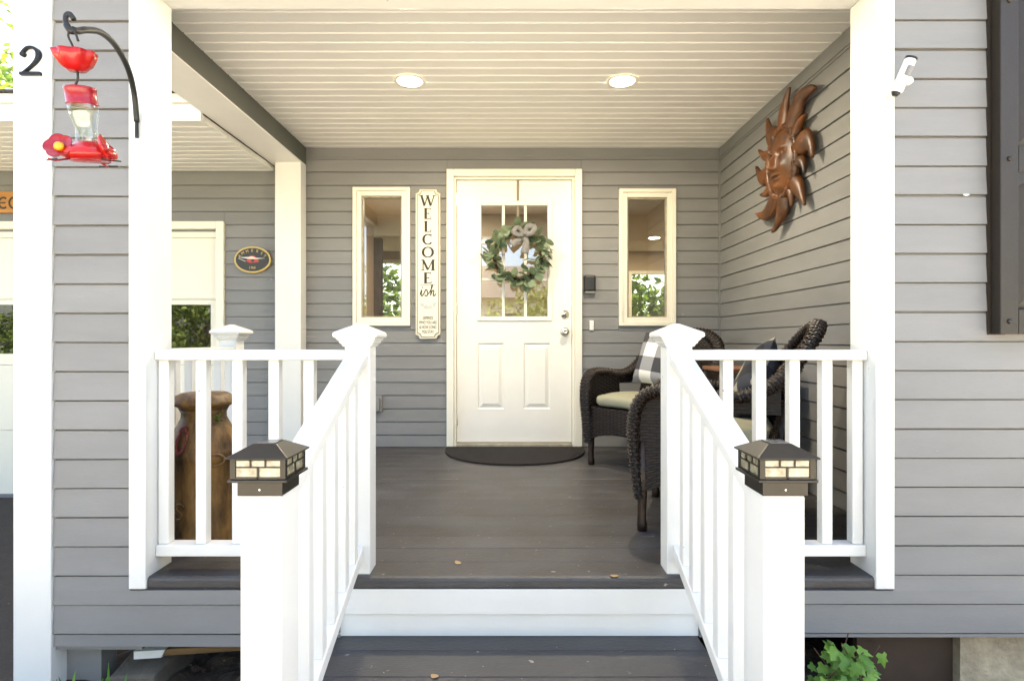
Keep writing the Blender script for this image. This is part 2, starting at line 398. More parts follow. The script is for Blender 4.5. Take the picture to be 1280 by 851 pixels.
skirt = MB().box(-1.70, -0.62, FW + 0.0005, FW + 0.035, -1.06, DECK - 0.045).box(0.66, 1.299, FW + 0.0005, FW + 0.035, -1.03, DECK - 0.045).build('deck_skirt', 'siding_trim', house)
clapboards(skirt, 'y', FW, -1.602, -0.60, -1.068, -0.872, ZF - 0.004)
MB().box(-1.735, -1.604, FW - 0.022, FW + 0.11, -1.235, 2.2).build('corner_board', 'white', house, bevel=0.003)
# foundation and what shows below the siding
MB().box(1.585, 3.2, FW + 0.012, FW + 0.2, -1.30, -1.0315).build('foundation', 'concrete', house)
MB().box(1.24, 1.584, FW + 0.045, FW + 0.07, -1.30, -1.0315).build('skirting_panel', 'under_board', house)
MB().box(0.66, 1.30, 2.42, 2.46, -1.30, -1.00).build('skirting_panel', 'under_board', house)
MB().hexa([(1.20, 2.30, -1.30), (1.24, 2.27, -1.30), (1.24, 2.30, -1.30), (1.20, 2.33, -1.30), (0.95, 2.30, -1.03), (0.99, 2.27, -1.03), (0.99, 2.30, -1.03), (0.95, 2.33, -1.03)]).build('brace', 'under_board', house)
MB().box(-1.60, -0.6, 2.75, 2.79, -1.30, -0.9).build('skirting_panel', 'under_board', house)
MB().box(-1.715, -1.48, 2.05, 2.13, -1.25, -1.087).build('support_post', 'siding_trim', house)

# windows beside the door
def window(hole, parent):
    x0, x1, z0, z1 = hole; y = BW
    fr = MB()
    def ring(mb, a, b, c, d, wd, y0, y1):
        mb.box(a, a + wd, y0, y1, c, d); mb.box(b - wd, b, y0, y1, c, d)
        mb.box(a + wd, b - wd, y0, y1, d - wd, d); mb.box(a + wd, b - wd, y0, y1, c, c + wd)
    ring(fr, x0, x1, z0, z1, 0.028, y - 0.040, y + 0.04)
    o = fr.build('window', 'cream', parent, bevel=0.003)
    sash = MB(); ring(sash, x0 + 0.0285, x1 - 0.0285, z0 + 0.0285, z1 - 0.0285, 0.036, y - 0.028, y + 0.03)
    sash.build('sash', 'cream', o, bevel=0.003)
    stop = MB(); ring(stop, x0 + 0.065, x1 - 0.065, z0 + 0.065, z1 - 0.065, 0.010, y - 0.008, y + 0.03); stop.build('glazing_bead', 'threshold', o)
    MB().box(x0 + 0.0755, x1 - 0.0755, y + 0.008, y + 0.014, z0 + 0.0755, z1 - 0.0755).build('pane', 'pane_glass', o)
    return o
window(WIN_L, house); window(WIN_R, house)

# front door
fr = MB(); x0, x1, z1 = DOOR[0], DOOR[1], DOOR[3]
fr.box(x0, x0 + 0.055, BW - 0.045, BW + 0.05, DECK, z1); fr.box(x1 - 0.055, x1, BW - 0.045, BW + 0.05, DECK, z1); fr.box(x0 + 0.055, x1 - 0.055, BW - 0.045, BW + 0.05, z1 - 0.055, z1)
frame = fr.build('door_frame', 'cream', house, bevel=0.004)
jb = MB(); jb.box(x0 + 0.0555, x0 + 0.073, BW - 0.015, BW + 0.09, DECK, z1 - 0.0555); jb.box(x1 - 0.073, x1 - 0.0555, BW - 0.015, BW + 0.09, DECK, z1 - 0.0555); jb.box(x0 + 0.073, x1 - 0.073, BW - 0.015, BW + 0.09, z1 - 0.072, z1 - 0.0555)
jb.build('jamb', 'cream', frame)
MB().box(x0 + 0.0735, x1 - 0.0735, BW - 0.035, BW + 0.1, DECK + 0.001, DECK + 0.028).build('threshold', 'threshold', frame, bevel=0.004)
DX0, DX1, DZ0, DZ1, DY = x0 + 0.0755, x1 - 0.0755, DECK + 0.034, z1 - 0.0745, BW + 0.012
GL = (-0.262, 0.300, 0.165, 1.075)        # glazed opening
PANELS = [(-0.268, -0.062), (0.090, 0.300)]; PZ = (-0.535, -0.02)
holes = [GL] + [(a, b, PZ[0], PZ[1]) for a, b in PANELS]
slab = sheath('front_door', 'y', DY, 0.042, DX0, DX1, DZ0, DZ1, holes, 'door_paint', house)
for a, b in PANELS:
    mb = MB(); c, d = PZ; s = 0.012; e = 0.042
    o_ = [(a, DY, c), (b, DY, c), (b, DY, d), (a, DY, d)]
    i1 = [(a + s, DY + 0.011, c + s), (b - s, DY + 0.011, c + s), (b - s, DY + 0.011, d - s), (a + s, DY + 0.011, d - s)]
    i2 = [(a + e, DY - 0.001, c + e), (b - e, DY - 0.001, c + e), (b - e, DY - 0.001, d - e), (a + e, DY - 0.001, d - e)]
    mb.add(o_ + i1 + i2, [(i, (i + 1) % 4, 4 + (i + 1) % 4, 4 + i) for i in range(4)] + [(4 + i, 4 + (i + 1) % 4, 8 + (i + 1) % 4, 8 + i) for i in range(4)] + [(8, 9, 10, 11)])
    mb.build('panel', 'door_paint', slab)
lf = MB(); a, b, c, d = GL; k = 0.034
for (p, q, s, t) in ((a - 0.012, a + k - 0.012, c - 0.012, d + 0.012), (b - k + 0.012, b + 0.012, c - 0.012, d + 0.012), (a + k - 0.012, b - k + 0.012, d + 0.012 - k, d + 0.012), (a + k - 0.012, b - k + 0.012, c - 0.012, c - 0.012 + k)):
    lf.box(p, q, DY - 0.012, DY + 0.045, s, t)
lf.build('lite_frame', 'door_paint', slab, bevel=0.004)
gx0, gx1, gz0, gz1 = a + k - 0.012, b - k + 0.012, c - 0.012 + k, d + 0.012 - k
cw = (gx1 - gx0) / 3; ch = (gz1 - gz0) / 3; mw = 0.011
for i in (1, 2): MB().box(gx0 + cw * i - mw, gx0 + cw * i + mw, DY + 0.001, DY + 0.017, gz0, gz1).build('muntin', 'door_paint', slab, bevel=0.003)
for i in (1, 2): MB().box(gx0, gx1, DY + 0.003, DY + 0.016, gz0 + ch * i - mw, gz0 + ch * i + mw).build('muntin', 'door_paint', slab, bevel=0.003)
for i in range(3):
    for j in range(3):
        MB().box(gx0 + cw * i, gx0 + cw * (i + 1), DY + 0.018, DY + 0.023, gz0 + ch * j, gz0 + ch * (j + 1)).build('pane', 'pane_glass', slab)
def yknob(prof, x, z, y=DY):
    mb = MB().lathe(prof, 24); mb.xf(Matrix.Translation(V(x, y, z)) @ Matrix.Rotation(R(90), 4, 'X')); return mb
yknob([(0.036, 0), (0.036, 0.005), (0.030, 0.012), (0.014, 0.014), (0.012, 0.034), (0.024, 0.042), (0.030, 0.054), (0.028, 0.064), (0.018, 0.070), (0.008, 0.071), (0.006, 0.068)], 0.412, 0.068).build('knob', 'nickel', slab, smooth=True)
yknob([(0.034, 0), (0.034, 0.006), (0.028, 0.014), (0.014, 0.016), (0.012, 0.020), (0.004, 0.0205)], 0.412, 0.205).build('deadbolt', 'nickel', slab, smooth=True)
MB().lathe([(0.005, 0), (0.005, 0.003)], 10).xf(Matrix.Translation(V(0.412, DY - 0.0195, 0.205)) @ Matrix.Rotation(R(90), 4, 'X')).build('keyhole', 'black_plastic', slab)
for hz in (-0.62, 0.25, 1.1): MB().box(DX0 - 0.004, DX0 + 0.006, DY - 0.008, DY + 0.004, hz - 0.045, hz + 0.045).build('hinge', 'nickel', slab)

# rooms seen through the glass
room = MB()
MB().box(-3.2, 3.3, BW + 0.141, 9.4, DECK - 0.05, DECK + 0.0).build('room_floor', 'room_floor', house)
MB().box(-3.2, 3.3, BW + 0.141, 9.4, 1.44, 1.5).build('room_ceiling', 'room_ceiling', house)
MB().box(-1.85, -1.75, BW + 0.141, 7.2, DECK, 1.44).build('room_wall', 'room_wall', house)
MB().box(-1.87, -1.66, 7.2, 7.32, DECK, 1.30).build('room_door_edge', 'bark', house)
MB().box(-3.3, -3.2, BW + 0.141, 9.4, DECK, 1.44).build('room_wall', 'room_wall', house)
MB().box(3.3, 3.4, BW + 0.141, 9.4, DECK, 1.44).build('room_wall', 'room_wall', house)
far = sheath('room_far_wall', 'y', 9.2, 0.1, -3.2, 3.3, DECK, 1.44, [(1.88, 2.75, 0.30, 1.12), (-2.95, -1.72, -0.45, 1.30)], 'room_wall', house)
for (a, b, c, d) in ((1.88, 2.75, 0.30, 1.12), (-2.95, -1.72, -0.45, 1.30)):
    mb = MB()
    for q in ((a, a + 0.05, c, d), (b - 0.05, b, c, d), (a + 0.05, b - 0.05, c, c + 0.05), (a + 0.05, b - 0.05, d - 0.05, d)): mb.box(q[0], q[1], 9.17, 9.27, q[2], q[3])
    f_ = mb.build('room_window', 'cream', house)
    MB().box(a + 0.05, b - 0.05, 9.215, 9.222, c + 0.05, d - 0.05).build('pane', 'pane_glass', f_)
MB().lathe([(0.075, 1.436), (0.075, 1.4395)], 20, (2.0, 8.0, 0)).build('room_lamp_and_fill', 'lamp_glow', house)

MB().box(0.64, 0.72, BW + 0.141, 6.9, DECK, 1.44).build('room_wall', 'room_wall', house)  # partition added so lamp light leaves the hall dark behind the door glass
MB().box(-0.85, 0.6395, 6.5, 6.6, DECK, 1.44).build('room_wall', 'room_wall', house)  # added screen wall, keeps the view through the door unlit
for lx, ly, en in ((2.0, 8.0, 7.0), (-1.0, 6.0, 5.0)):  # first is the real lamp, second an unseen fill for the left room
    if ly < 7: MB().lathe([(0.075, 1.436), (0.075, 1.4395)], 20, (lx, ly, 0)).build('room_lamp_and_fill', 'lamp_glow', house)  # disc added out of sight to go with the left room's fill light
    ld = bpy.data.lights.new('room_lamp_and_fill_light', 'AREA'); ld.shape = 'DISK'; ld.size = 0.14; ld.energy = en; ld.color = (1.0, 0.80, 0.56)
    lo = bpy.data.objects.new('room_lamp_and_fill_light', ld); col.objects.link(lo); lo.location = (lx, ly, 1.432 + H)
# shutter on the front wall
SX0, SX1, SY = 1.668, 2.06, FW - 0.058
sh = MB()
zt, zb = 1.62, 0.022
for q in ((SX0, SX0 + 0.062, zb, zt), (SX1 - 0.062, SX1, zb, zt), (SX0 + 0.062, SX1 - 0.062, zb, zb + 0.085), (SX0 + 0.062, SX1 - 0.062, 0.575, 0.665), (SX0 + 0.062, SX1 - 0.062, zt - 0.09, zt)):
    sh.box(q[0], q[1], SY, SY + 0.040, q[2], q[3])
sho = sh.build('shutter', 'shutter', house, bevel=0.003)
for (c, d) in ((zb + 0.085, 0.575), (0.665, zt - 0.09)):
    a, b = SX0 + 0.062, SX1 - 0.062; e = 0.055
    MB().add([(a, SY + 0.022, c), (b, SY + 0.022, c), (b, SY + 0.022, d), (a, SY + 0.022, d), (a + e, SY + 0.008, c + e), (b - e, SY + 0.008, c + e), (b - e, SY + 0.008, d - e), (a + e, SY + 0.008, d - e), (a, SY + 0.036, c), (b, SY + 0.036, c), (b, SY + 0.036, d), (a, SY + 0.036, d)],
             [(0, 1, 5, 4), (1, 2, 6, 5), (2, 3, 7, 6), (3, 0, 4, 7), (4, 5, 6, 7), (8, 9, 10, 11)] + [(i, (i + 1) % 4, 8 + (i + 1) % 4, 8 + i) for i in range(4)]).build('panel', 'shutter', sho)
    m = MB(); n = 12
    pts = [(a, d), (a, d - 0.01)] + [(a + (b - a) * i / n, d - 0.012 - 0.035 * (1 - math.sin(math.pi * i / n))) for i in range(n + 1)] + [(b, d - 0.01), (b, d)]
    m.slab(pts, SY + 0.003, SY + 0.0215); m.build('arched_rail', 'shutter', sho)
for zz in (0.065, 0.62, 1.16): MB().lathe([(0.009, 0), (0.008, 0.004), (0.003, 0.006)], 12).xf(Matrix.Translation(V(SX0 + 0.031, SY, zz)) @ Matrix.Rotation(R(90), 4, 'X')).build('screw', 'shutter', sho, smooth=True)
MB().slab([(SX0 - 0.011, zb - 0.002), (SX0 + 0.05, zb - 0.002), (SX0 + 0.05, zt), (SX0 - 0.011, zt)], SY + 0.0405, FW - 0.012).build('shutter_backing', 'shutter', sho)
MB().lathe([(0.015, 0), (0.013, 0.001)], 14).xf(Matrix.Translation(V(1.585, FW - 0.0145, 0.518)) @ Matrix.Rotation(R(86), 4, 'X')).build('paint_patch', 'plane_white', fwall)

# ------------------------------------------------------------------ porch: deck, ceiling, columns, beams
porch = thing('porch', 'white trimmed covered porch with dark painted deck and board ceiling', 'porch', (0, 3.0, -H))
deck = MB().box(-1.58, 1.60, 2.03, BW - 0.02, DECK - 0.19, DECK - 0.045).build('deck', 'under_board', porch)
y = 1.986; i = 0
while y < BW - 0.03:
    y1 = min(y + 0.1385, BW - 0.0015)
    mb = MB()
    if i == 0:
        prof = [(y + 0.004, DECK - 0.042), (y, DECK - 0.034), (y, DECK - 0.012), (y + 0.003, DECK - 0.004), (y + 0.012, DECK), (y1, DECK), (y1, DECK - 0.042)]
    else:
        prof = [(y, DECK - 0.042), (y, DECK - 0.0012), (y + 0.0012, DECK), (y1 - 0.0012, DECK), (y1, DECK - 0.0012), (y1, DECK - 0.042)]
    n = len(prof); dz = random.uniform(-0.0005, 0.0003)
    xl, xr = (-1.2745, 1.2665) if i == 0 else (-1.60, 1.613)
    mb.add([(xl, a, b + dz) for a, b in prof] + [(xr, a, b + dz) for a, b in prof], [tuple(range(n)), tuple(range(n, 2 * n))] + [(k, (k + 1) % n, n + (k + 1) % n, n + k) for k in range(n)])
    mb.build('deck_board', 'deck', deck); y = y1 + 0.0026; i += 1
# ceiling of tongue and groove boards with a bead between them
ceil = MB().box(-1.84, RW - 0.001, 1.99, BW - 0.001, CEIL + 0.016, CEIL + 0.05).build('ceiling', 'ceiling_paint', porch)
y = 2.135
while y < BW - 0.005:
    y1 = min(y + 0.0885, BW - 0.001)
    prof = [(y, CEIL + 0.0145), (y, CEIL + 0.012), (y + 0.013, CEIL), (y1 - 0.003, CEIL), (y1 - 0.0005, CEIL + 0.012), (y1 - 0.0005, CEIL + 0.0145)]
    n = len(prof)
    MB().add([(-1.5945, a, b) for a, b in prof] + [(RW - 0.0225, a, b) for a, b in prof], [tuple(range(n)), tuple(range(n, 2 * n))] + [(k, (k + 1) % n, n + (k + 1) % n, n + k) for k in range(n)]).build('ceiling_board', 'ceiling_paint', ceil)
    y = y1
MB().box(-1.73, 1.329, 1.972, 2.134, 1.24, 1.60).build('header', 'white', porch, bevel=0.003)
MB().box(-1.73, 3.2, 1.975, 2.134, 1.6005, 2.3).build('gable_wall', 'siding', porch)
rp = [(1.55, 1.98), (5.6, 4.1), (9.7, 1.98), (9.7, 2.12), (5.6, 4.26), (1.55, 2.12)]
MB().add([(-2.1, y, z) for y, z in rp] + [(3.7, y, z) for y, z in rp], [tuple(range(6)), tuple(range(6, 12))] + [(i, (i + 1) % 6, 6 + (i + 1) % 6, 6 + i) for i in range(6)]).build('roof', 'roof', house)
for x in (-1.80, 3.2):
    g = [(2.2, 1.5), (9.3, 1.5), (9.3, 2.15), (5.6, 4.08), (2.2, 2.28)]
    MB().add([(x, y, z) for y, z in g] + [(x + 0.1, y, z) for y, z in g], [tuple(range(5)), tuple(range(5, 10))] + [(i, (i + 1) % 5, 5 + (i + 1) % 5, 5 + i) for i in range(5)]).build('gable_wall', 'siding_trim', house)
for s, (a, b) in ((-1, (-1.333, -1.2735)), (1, (1.2655, 1.3305))):
    mb = MB().box(a, b, 1.977, 2.130, -0.864, 1.2395); mb.build('column', 'white', porch, bevel=0.003)
MB().box(-1.792, -1.597, 4.30, BW - 0.016, DECK - 0.4, 1.349).build('column', 'white', porch, bevel=0.003)
bm_ = MB().box(-1.84, -1.597, 2.1345, BW - 0.0165, 1.350, 1.42).build('beam', 'beam_lit_white', porch, bevel=0.002)
MB().box(-1.62, -1.5955, 2.1346, BW - 0.021, 1.358, 1.4325).build('fascia_board', 'fascia_shade_tone', bm_)
MB().box(-1.62, -1.5975, 2.1346, BW - 0.021, 1.434, CEIL + 0.0155).build('fascia_board', 'fascia_shade_tone', bm_)
MB().box(-1.84, -1.6205, 2.1346, BW - 0.021, 1.4205, CEIL + 0.0155).build('beam_core', 'siding_trim', bm_)

# steps
steps = thing('porch_steps', 'dark grey painted wooden steps with white risers between stair railings', 'steps', (0.02, 1.8, -H))
MB().box(-0.62, 0.655, 1.9885, 2.02, -0.957, DECK - 0.0425).build('riser', 'white', steps, bevel=0.002)
MB().box(-0.62, 0.655, 1.9955, 2.02, -1.036, -0.9585).build('riser', 'white', steps, bevel=0.002)
for a, b in ((1.906, 2.03), (1.7585, 1.9035), (1.606, 1.756)): MB().box(-0.618, 0.653, a, b, -1.075, -1.037).build('tread_board', 'tread', steps, bevel=0.004)
MB().box(-0.62, 0.655, 1.63, 1.65, -H, -1.0755).build('riser', 'white', steps)
for x in (-0.625, 0.6405): MB().box(x, x + 0.02, 1.65, 1.99, -H, -1.0755).build('stringer', 'white', steps)

# railings
def newel_cap(x, y, z0, k=1.0):
    return MB().lathe([(0.046 * k, z0), (0.052 * k, z0 + 0.002), (0.054 * k, z0 + 0.010), (0.060 * k, z0 + 0.013), (0.061 * k, z0 + 0.020), (0.068 * k, z0 + 0.026), (0.069 * k, z0 + 0.031), (0.077 * k, z0 + 0.034), (0.079 * k, z0 + 0.040), (0.078 * k, z0 + 0.048), (0.074 * k, z0 + 0.052), (0.012, z0 + 0.081), (0.002, z0 + 0.083)], 4, (x, y, 0), square=True)
def newel(parent, x, y, z0, z1, cap=True, hw=0.045):
    o = MB().box(x - hw, x + hw, y - hw, y + hw, z0, z1).build('newel_post', 'white', parent, bevel=0.004)
    if cap: newel_cap(x, y, z1 - 0.014).build('cap', 'white', o, bevel=0.0025)
    return o
def flat_rail(parent, xs, x0, x1, y, axis='x', name='x'):
    def bx(a, b, hw, z0, z1): return MB().box(a, b, y - hw, y + hw, z0, z1) if axis == 'x' else MB().box(y - hw, y + hw, a, b, z0, z1)
    bx(x0, x1, 0.038, -0.070, -0.034).build('top_rail', 'white', parent, bevel=0.005)
    bx(x0, x1, 0.030, -0.771, -0.730).build('bottom_rail', 'white', parent, bevel=0.004)
    for x in xs:
        j = random.uniform(-0.002, 0.002)
        bx(x - 0.0188 + j, x + 0.0188 + j, 0.0188, -0.7295, -0.0705).build('baluster', 'white', parent, bevel=0.003)
t = thing('porch_railing', 'white wooden porch railing in front of the brown milk can', 'railing', (-0.93, 2.06, -0.826))
flat_rail(t, (-1.2495, -1.119, -0.988, -0.858, -0.729), -1.2725, -0.5945, 2.06)
t = thing('porch_railing', 'white wooden porch railing in front of the wicker chairs', 'railing', (0.95, 2.06, -0.826))
flat_rail(t, (0.777, 0.896, 1.014, 1.133, 1.2425), 0.6405, 1.2645, 2.06)
t = thing('porch_railing', 'white side railing behind the brown milk can ending in a capped post', 'railing', (-1.475, 2.6, -0.826))
flat_rail(t, [2.23 + 0.128 * i for i in range(6)], 2.132, 2.955, -1.478, 'y')
newel(t, -1.478, 3.0005, DECK - 0.02, 0.015)
def stair_rail(cx, label, inner):
    t = thing('stair_railing', label, 'railing', (cx, 1.65, -H))
    newel(t, cx, 2.059, DECK - 0.006, -0.008)
    newel(t, cx, 1.285, -H - 0.01, -0.338, cap=False)
    zt = lambda d: -0.042 - 0.446 * (2.014 - d); zb = lambda d: -0.766 - 0.402 * (2.014 - d)
    def sl(hw, d0, d1, f, th): return MB().hexa([(cx - hw, d0, f(d0) - th), (cx + hw, d0, f(d0) - th), (cx + hw, d1, f(d1) - th), (cx - hw, d1, f(d1) - th), (cx - hw, d0, f(d0)), (cx + hw, d0, f(d0)), (cx + hw, d1, f(d1)), (cx - hw, d1, f(d1))])
    sl(0.037, 1.331, 2.0135, zt, 0.038).build('handrail', 'white', t, bevel=0.005)
    sl(0.024, 1.331, 2.0135, lambda d: zb(d) + 0.045, 0.045).build('bottom_rail', 'white', t, bevel=0.004)
    for d in (1.937, 1.828, 1.719, 1.610, 1.501, 1.392):
        d += random.uniform(-0.003, 0.003); h = 0.0188
        q = [(cx - h, d - h, zb(d - h) + 0.0455), (cx + h, d - h, zb(d - h) + 0.0455), (cx + h, d + h, zb(d + h) + 0.0455), (cx - h, d + h, zb(d + h) + 0.0455),
             (cx - h, d - h, zt(d - h) - 0.0385), (cx + h, d - h, zt(d - h) - 0.0385), (cx + h, d + h, zt(d + h) - 0.0385), (cx - h, d + h, zt(d + h) - 0.0385)]
        MB().hexa(q).build('baluster', 'white', t, bevel=0.003)
    return t
stair_rail(-0.548, 'white sloping stair railing on the milk can side of the steps', 1)
stair_rail(0.594, 'white sloping stair railing on the wicker chair side of the steps', -1)

# lanterns on the lower posts
def lantern(cx, cy, label):
    t = thing('post_lantern', label, 'lantern', (cx, cy, -0.338), 'solar lanterns on the stair posts')
    def b(x0, x1, y0, y1, z0, z1): return MB().box(cx + x0, cx + x1, cy + y0, cy + y1, z0, z1)
    b(-0.049, 0.049, -0.049, 0.049, -0.3375, -0.306).build('base', 'dark_bronze', t, bevel=0.001)
    b(-0.0645, 0.0645, -0.0645, 0.0645, -0.3055, -0.2995).build('flange', 'dark_bronze', t, bevel=0.0015)
    a = 0.060; z0, z1 = -0.299, -0.256
    for sx in (-1, 1):
        for sy in (-1, 1):
            xs = sorted((sx * a, sx * (a - 0.012))); ys = sorted((sy * a, sy * (a - 0.012))); MB().box(cx + xs[0], cx + xs[1], cy + ys[0], cy + ys[1], z0, z1).build('corner_post', 'dark_bronze', t, bevel=0.001)
    bars = MB()
    def side(fn):
        m = a - 0.012; zm = z0 + 0.0255
        fn(-m, m, z0, z0 + 0.004); fn(-m, m, z1 - 0.003, z1); fn(-m, m, zm - 0.0012, zm + 0.0012)
        for x in (-m / 3, m / 3): fn(x - 0.0014, x + 0.0014, zm, z1)
        fn(-0.002, 0.002, z0, zm)
        return m, zm
    for sgn in (-1, 1):
        side(lambda p, q, c, d: bars.box(cx + p, cx + q, cy + min(sgn * a, sgn * (a - 0.004)), cy + max(sgn * a, sgn * (a - 0.004)), c, d))
        side(lambda p, q, c, d: bars.box(cx + min(sgn * a, sgn * (a - 0.004)), cx + max(sgn * a, sgn * (a - 0.004)), cy + p, cy + q, c, d))
    bars.build('glazing_bars', 'dark_bronze', t)
    m = a - 0.012; zm = z0 + 0.0255
    cells = [(-m + i * 2 * m / 3, -m + (i + 1) * 2 * m / 3, zm, z1 - 0.003) for i in range(3)] + [(-m, 0, z0 + 0.004, zm), (0, m, z0 + 0.004, zm)]
    for sgn in (-1, 1):
        ya, yb = sorted((sgn * (a - 0.003), sgn * (a - 0.008)))
        for (p, q, c, d) in cells:
            b(p + .0004, q - .0004, ya, yb, c + .0003, d - .0003).build('pane', 'pearl', t)
            b(ya, yb, p + .0004, q - .0004, c + .0003, d - .0003).build('pane', 'pearl', t)
    rf = MB().lathe([(0.067, -0.2555), (0.0675, -0.252), (0.026, -0.2285)], 4, (cx, cy, 0), square=True).build('roof', 'dark_bronze', t, bevel=0.0012)
    b(-0.022, 0.022, -0.022, 0.022, -0.2283, -0.2268).build('solar_cell', 'solar', rf)
    MB().lathe([(0.003, 0), (0.002, 0.0018)], 8).xf(Matrix.Translation(V(cx, cy - 0.0491, -0.324)) @ Matrix.Rotation(R(90), 4, 'X')).build('screw', 'nickel', t)
lantern(-0.548, 1.285, 'bronze solar lantern with pearl panes on the post beside the milk can')
lantern(0.594, 1.285, 'bronze solar lantern with pearl panes on the post by the wicker chairs')

# recessed ceiling lamps
for x, lb in ((-0.588, 'round lit recessed ceiling lamp nearer the white beam'), (0.634, 'round lit recessed ceiling lamp nearer the copper sun')):
    t = thing('recessed_light', lb, 'ceiling lamp', (x, 3.27, CEIL - 0.004), 'recessed porch lamps')
    MB().lathe([(0.092, CEIL - 0.001), (0.090, CEIL - 0.005), (0.072, CEIL - 0.006), (0.070, CEIL - 0.002)], 36, (x, 3.27, 0), cap=False).build('trim_ring', 'cream', t, smooth=True)
    MB().lathe([(0.0705, CEIL - 0.0025), (0.0705, CEIL - 0.0015)], 36, (x, 3.27, 0)).build('diffuser', 'lamp_glow', t)
    ld = bpy.data.lights.new('lamp', 'AREA'); ld.shape = 'DISK'; ld.size = 0.13; ld.energy = 3.5; ld.color = (1.0, 0.86, 0.64)
    lo = bpy.data.objects.new('lamp_light', ld); col.objects.link(lo); lo.parent = t; lo.location = (0, 0, -0.006)

# ------------------------------------------------------------------ garage
gar = thing('garage', 'grey clapboard garage with white overhead door beside the porch', 'garage', (-3.9, BW, -1.213))
gw = sheath('wall', 'y', BW, 0.14, -6.2, -1.8005, -1.25, 1.45, [shr(GAR, 0.02)], 'siding_trim', gar)
clapboards(gw, 'y', BW, -6.0, -1.80, -1.20, 1.30, ZB, [(GAR[0] - 0.055, GAR[1] + 0.055, -1.3, GAR[3] + 0.055)])
tr = MB(); tr.box(GAR[1] - 0.005, GAR[1] + 0.055, BW - 0.035, BW + 0.03, -1.22, GAR[3] + 0.055); tr.box(GAR[0] - 0.055, GAR[0] + 0.005, BW - 0.035, BW + 0.03, -1.22, GAR[3] + 0.055)
tr.box(GAR[0] + 0.005, GAR[1] - 0.005, BW - 0.035, BW + 0.03, GAR[3] - 0.005, GAR[3] + 0.055)
tr.build('door_trim', 'garage_paint', gar, bevel=0.003)
gd = MB().box(GAR[0], GAR[1], BW + 0.06, BW + 0.08, -1.21, GAR[3] - 0.006).build('garage_door', 'black_plastic', gar)
sec = [(-1.208, -0.700), (-0.697, -0.192), (-0.189, 0.318), (0.321, 0.800)]
for k, (c, d) in enumerate(sec):
    hs_ = []
    if k == 2:
        n = 4; wd = (GAR[1] - GAR[0] - 0.1) / n
        hs_ = [(GAR[0] + 0.05 + i * wd + 0.02, GAR[0] + 0.05 + (i + 1) * wd - 0.02, c + 0.085, d - 0.038) for i in range(n)]
    s_ = sheath('section', 'y', BW + 0.018, 0.040, GAR[0] + 0.002, GAR[1] - 0.007, c, d, hs_, 'garage_paint', gd)
    for q in hs_:
        MB().box(q[0], q[1], BW + 0.035, BW + 0.04, q[2], q[3]).build('pane', 'garage_glass', gd)
MB().box(GAR[0] + 0.002, GAR[1] - 0.007, BW + 0.004, BW + 0.029, 0.802, GAR[3] + 0.01).build('stop_moulding', 'garage_paint', gd)
MB().box(GAR[0] + 0.002, GAR[1] - 0.007, BW + 0.010, BW + 0.03, 0.330, 0.352).build('section_rib', 'garage_paint', gd)
so = MB().box(-6.2, -1.845, 3.40, BW - 0.001, 1.327, 1.345).build('soffit', 'ceiling_paint', gar)
y = 3.405
while y < BW - 0.03:
    y1 = min(y + 0.0885, BW - 0.018)
    prof = [(y, 1.3265), (y, 1.324), (y + 0.013, 1.312), (y1 - 0.003, 1.312), (y1 - 0.0005, 1.324), (y1 - 0.0005, 1.3265)]; n = len(prof)
    MB().add([(-6.2, a, b) for a, b in prof] + [(-1.845, a, b) for a, b in prof], [tuple(range(n)), tuple(range(n, 2 * n))] + [(k, (k + 1) % n, n + (k + 1) % n, n + k) for k in range(n)]).build('soffit_board', 'ceiling_paint', so); y = y1
MB().box(-6.2, -1.845, 3.372, 3.399, 1.30, 1.402).build('fascia', 'white', gar, bevel=0.002)
MB().box(-6.2, -1.845, 3.352, 3.3985, 1.4025, 1.455).build('fascia', 'garage_paint', gar, bevel=0.002)
MB().hexa([(-6.4, 3.33, 1.456), (-1.842, 3.33, 1.456), (-1.842, 8.0, 1.55), (-6.4, 8.0, 1.55), (-6.4, 3.33, 1.470), (-1.842, 3.33, 1.470), (-1.842, 8.0, 1.70), (-6.4, 8.0, 1.70)]).build('roof', 'roof', gar)

# ------------------------------------------------------------------ wicker chairs
def weave(mb, P, nu, nv, amp, r, flat=0.75, sides=4):
    """woven strands over the surface P(u, v): strands run along u, nv of them, passing over and under nu stakes"""
    e = 1e-3; n = nu * 2
    for j in range(nv):
        v = (j + 0.5) / nv; pts = []
        for i in range(n + 1):
            u = i / n; p = Vector(P(u, v)); a = Vector(P(min(u + e, 1), v)) - Vector(P(max(u - e, 0), v)); b = Vector(P(u, min(v + e, 1))) - Vector(P(u, max(v - e, 0)))
            nn = a.cross(b); nn = nn.normalized() if nn.length > 1e-12 else V(0, 0, 1)
            s = (0 if i % 2 == 0 else (1 if (i // 2 + j) % 2 else -1))
            pts.append(p + nn * amp * s)
        mb.tube(pts, r, sides, cap=False, flat=flat)
    return mb
def wicker_panel(name, P, nu, nv, parent, amp=0.0035, r=0.0052):
    mb = weave(MB(), P, int(nu * 0.8), int(nv * 0.85), amp * 1.25, r); o = mb.build(name, 'wicker', parent, smooth=True, local=True)
    o['kind'] = 'stuff'
    MB().grid(P, max(6, nu // 2), max(4, nv // 3)).build('backing', 'wicker_dark', o, local=True)
    return o
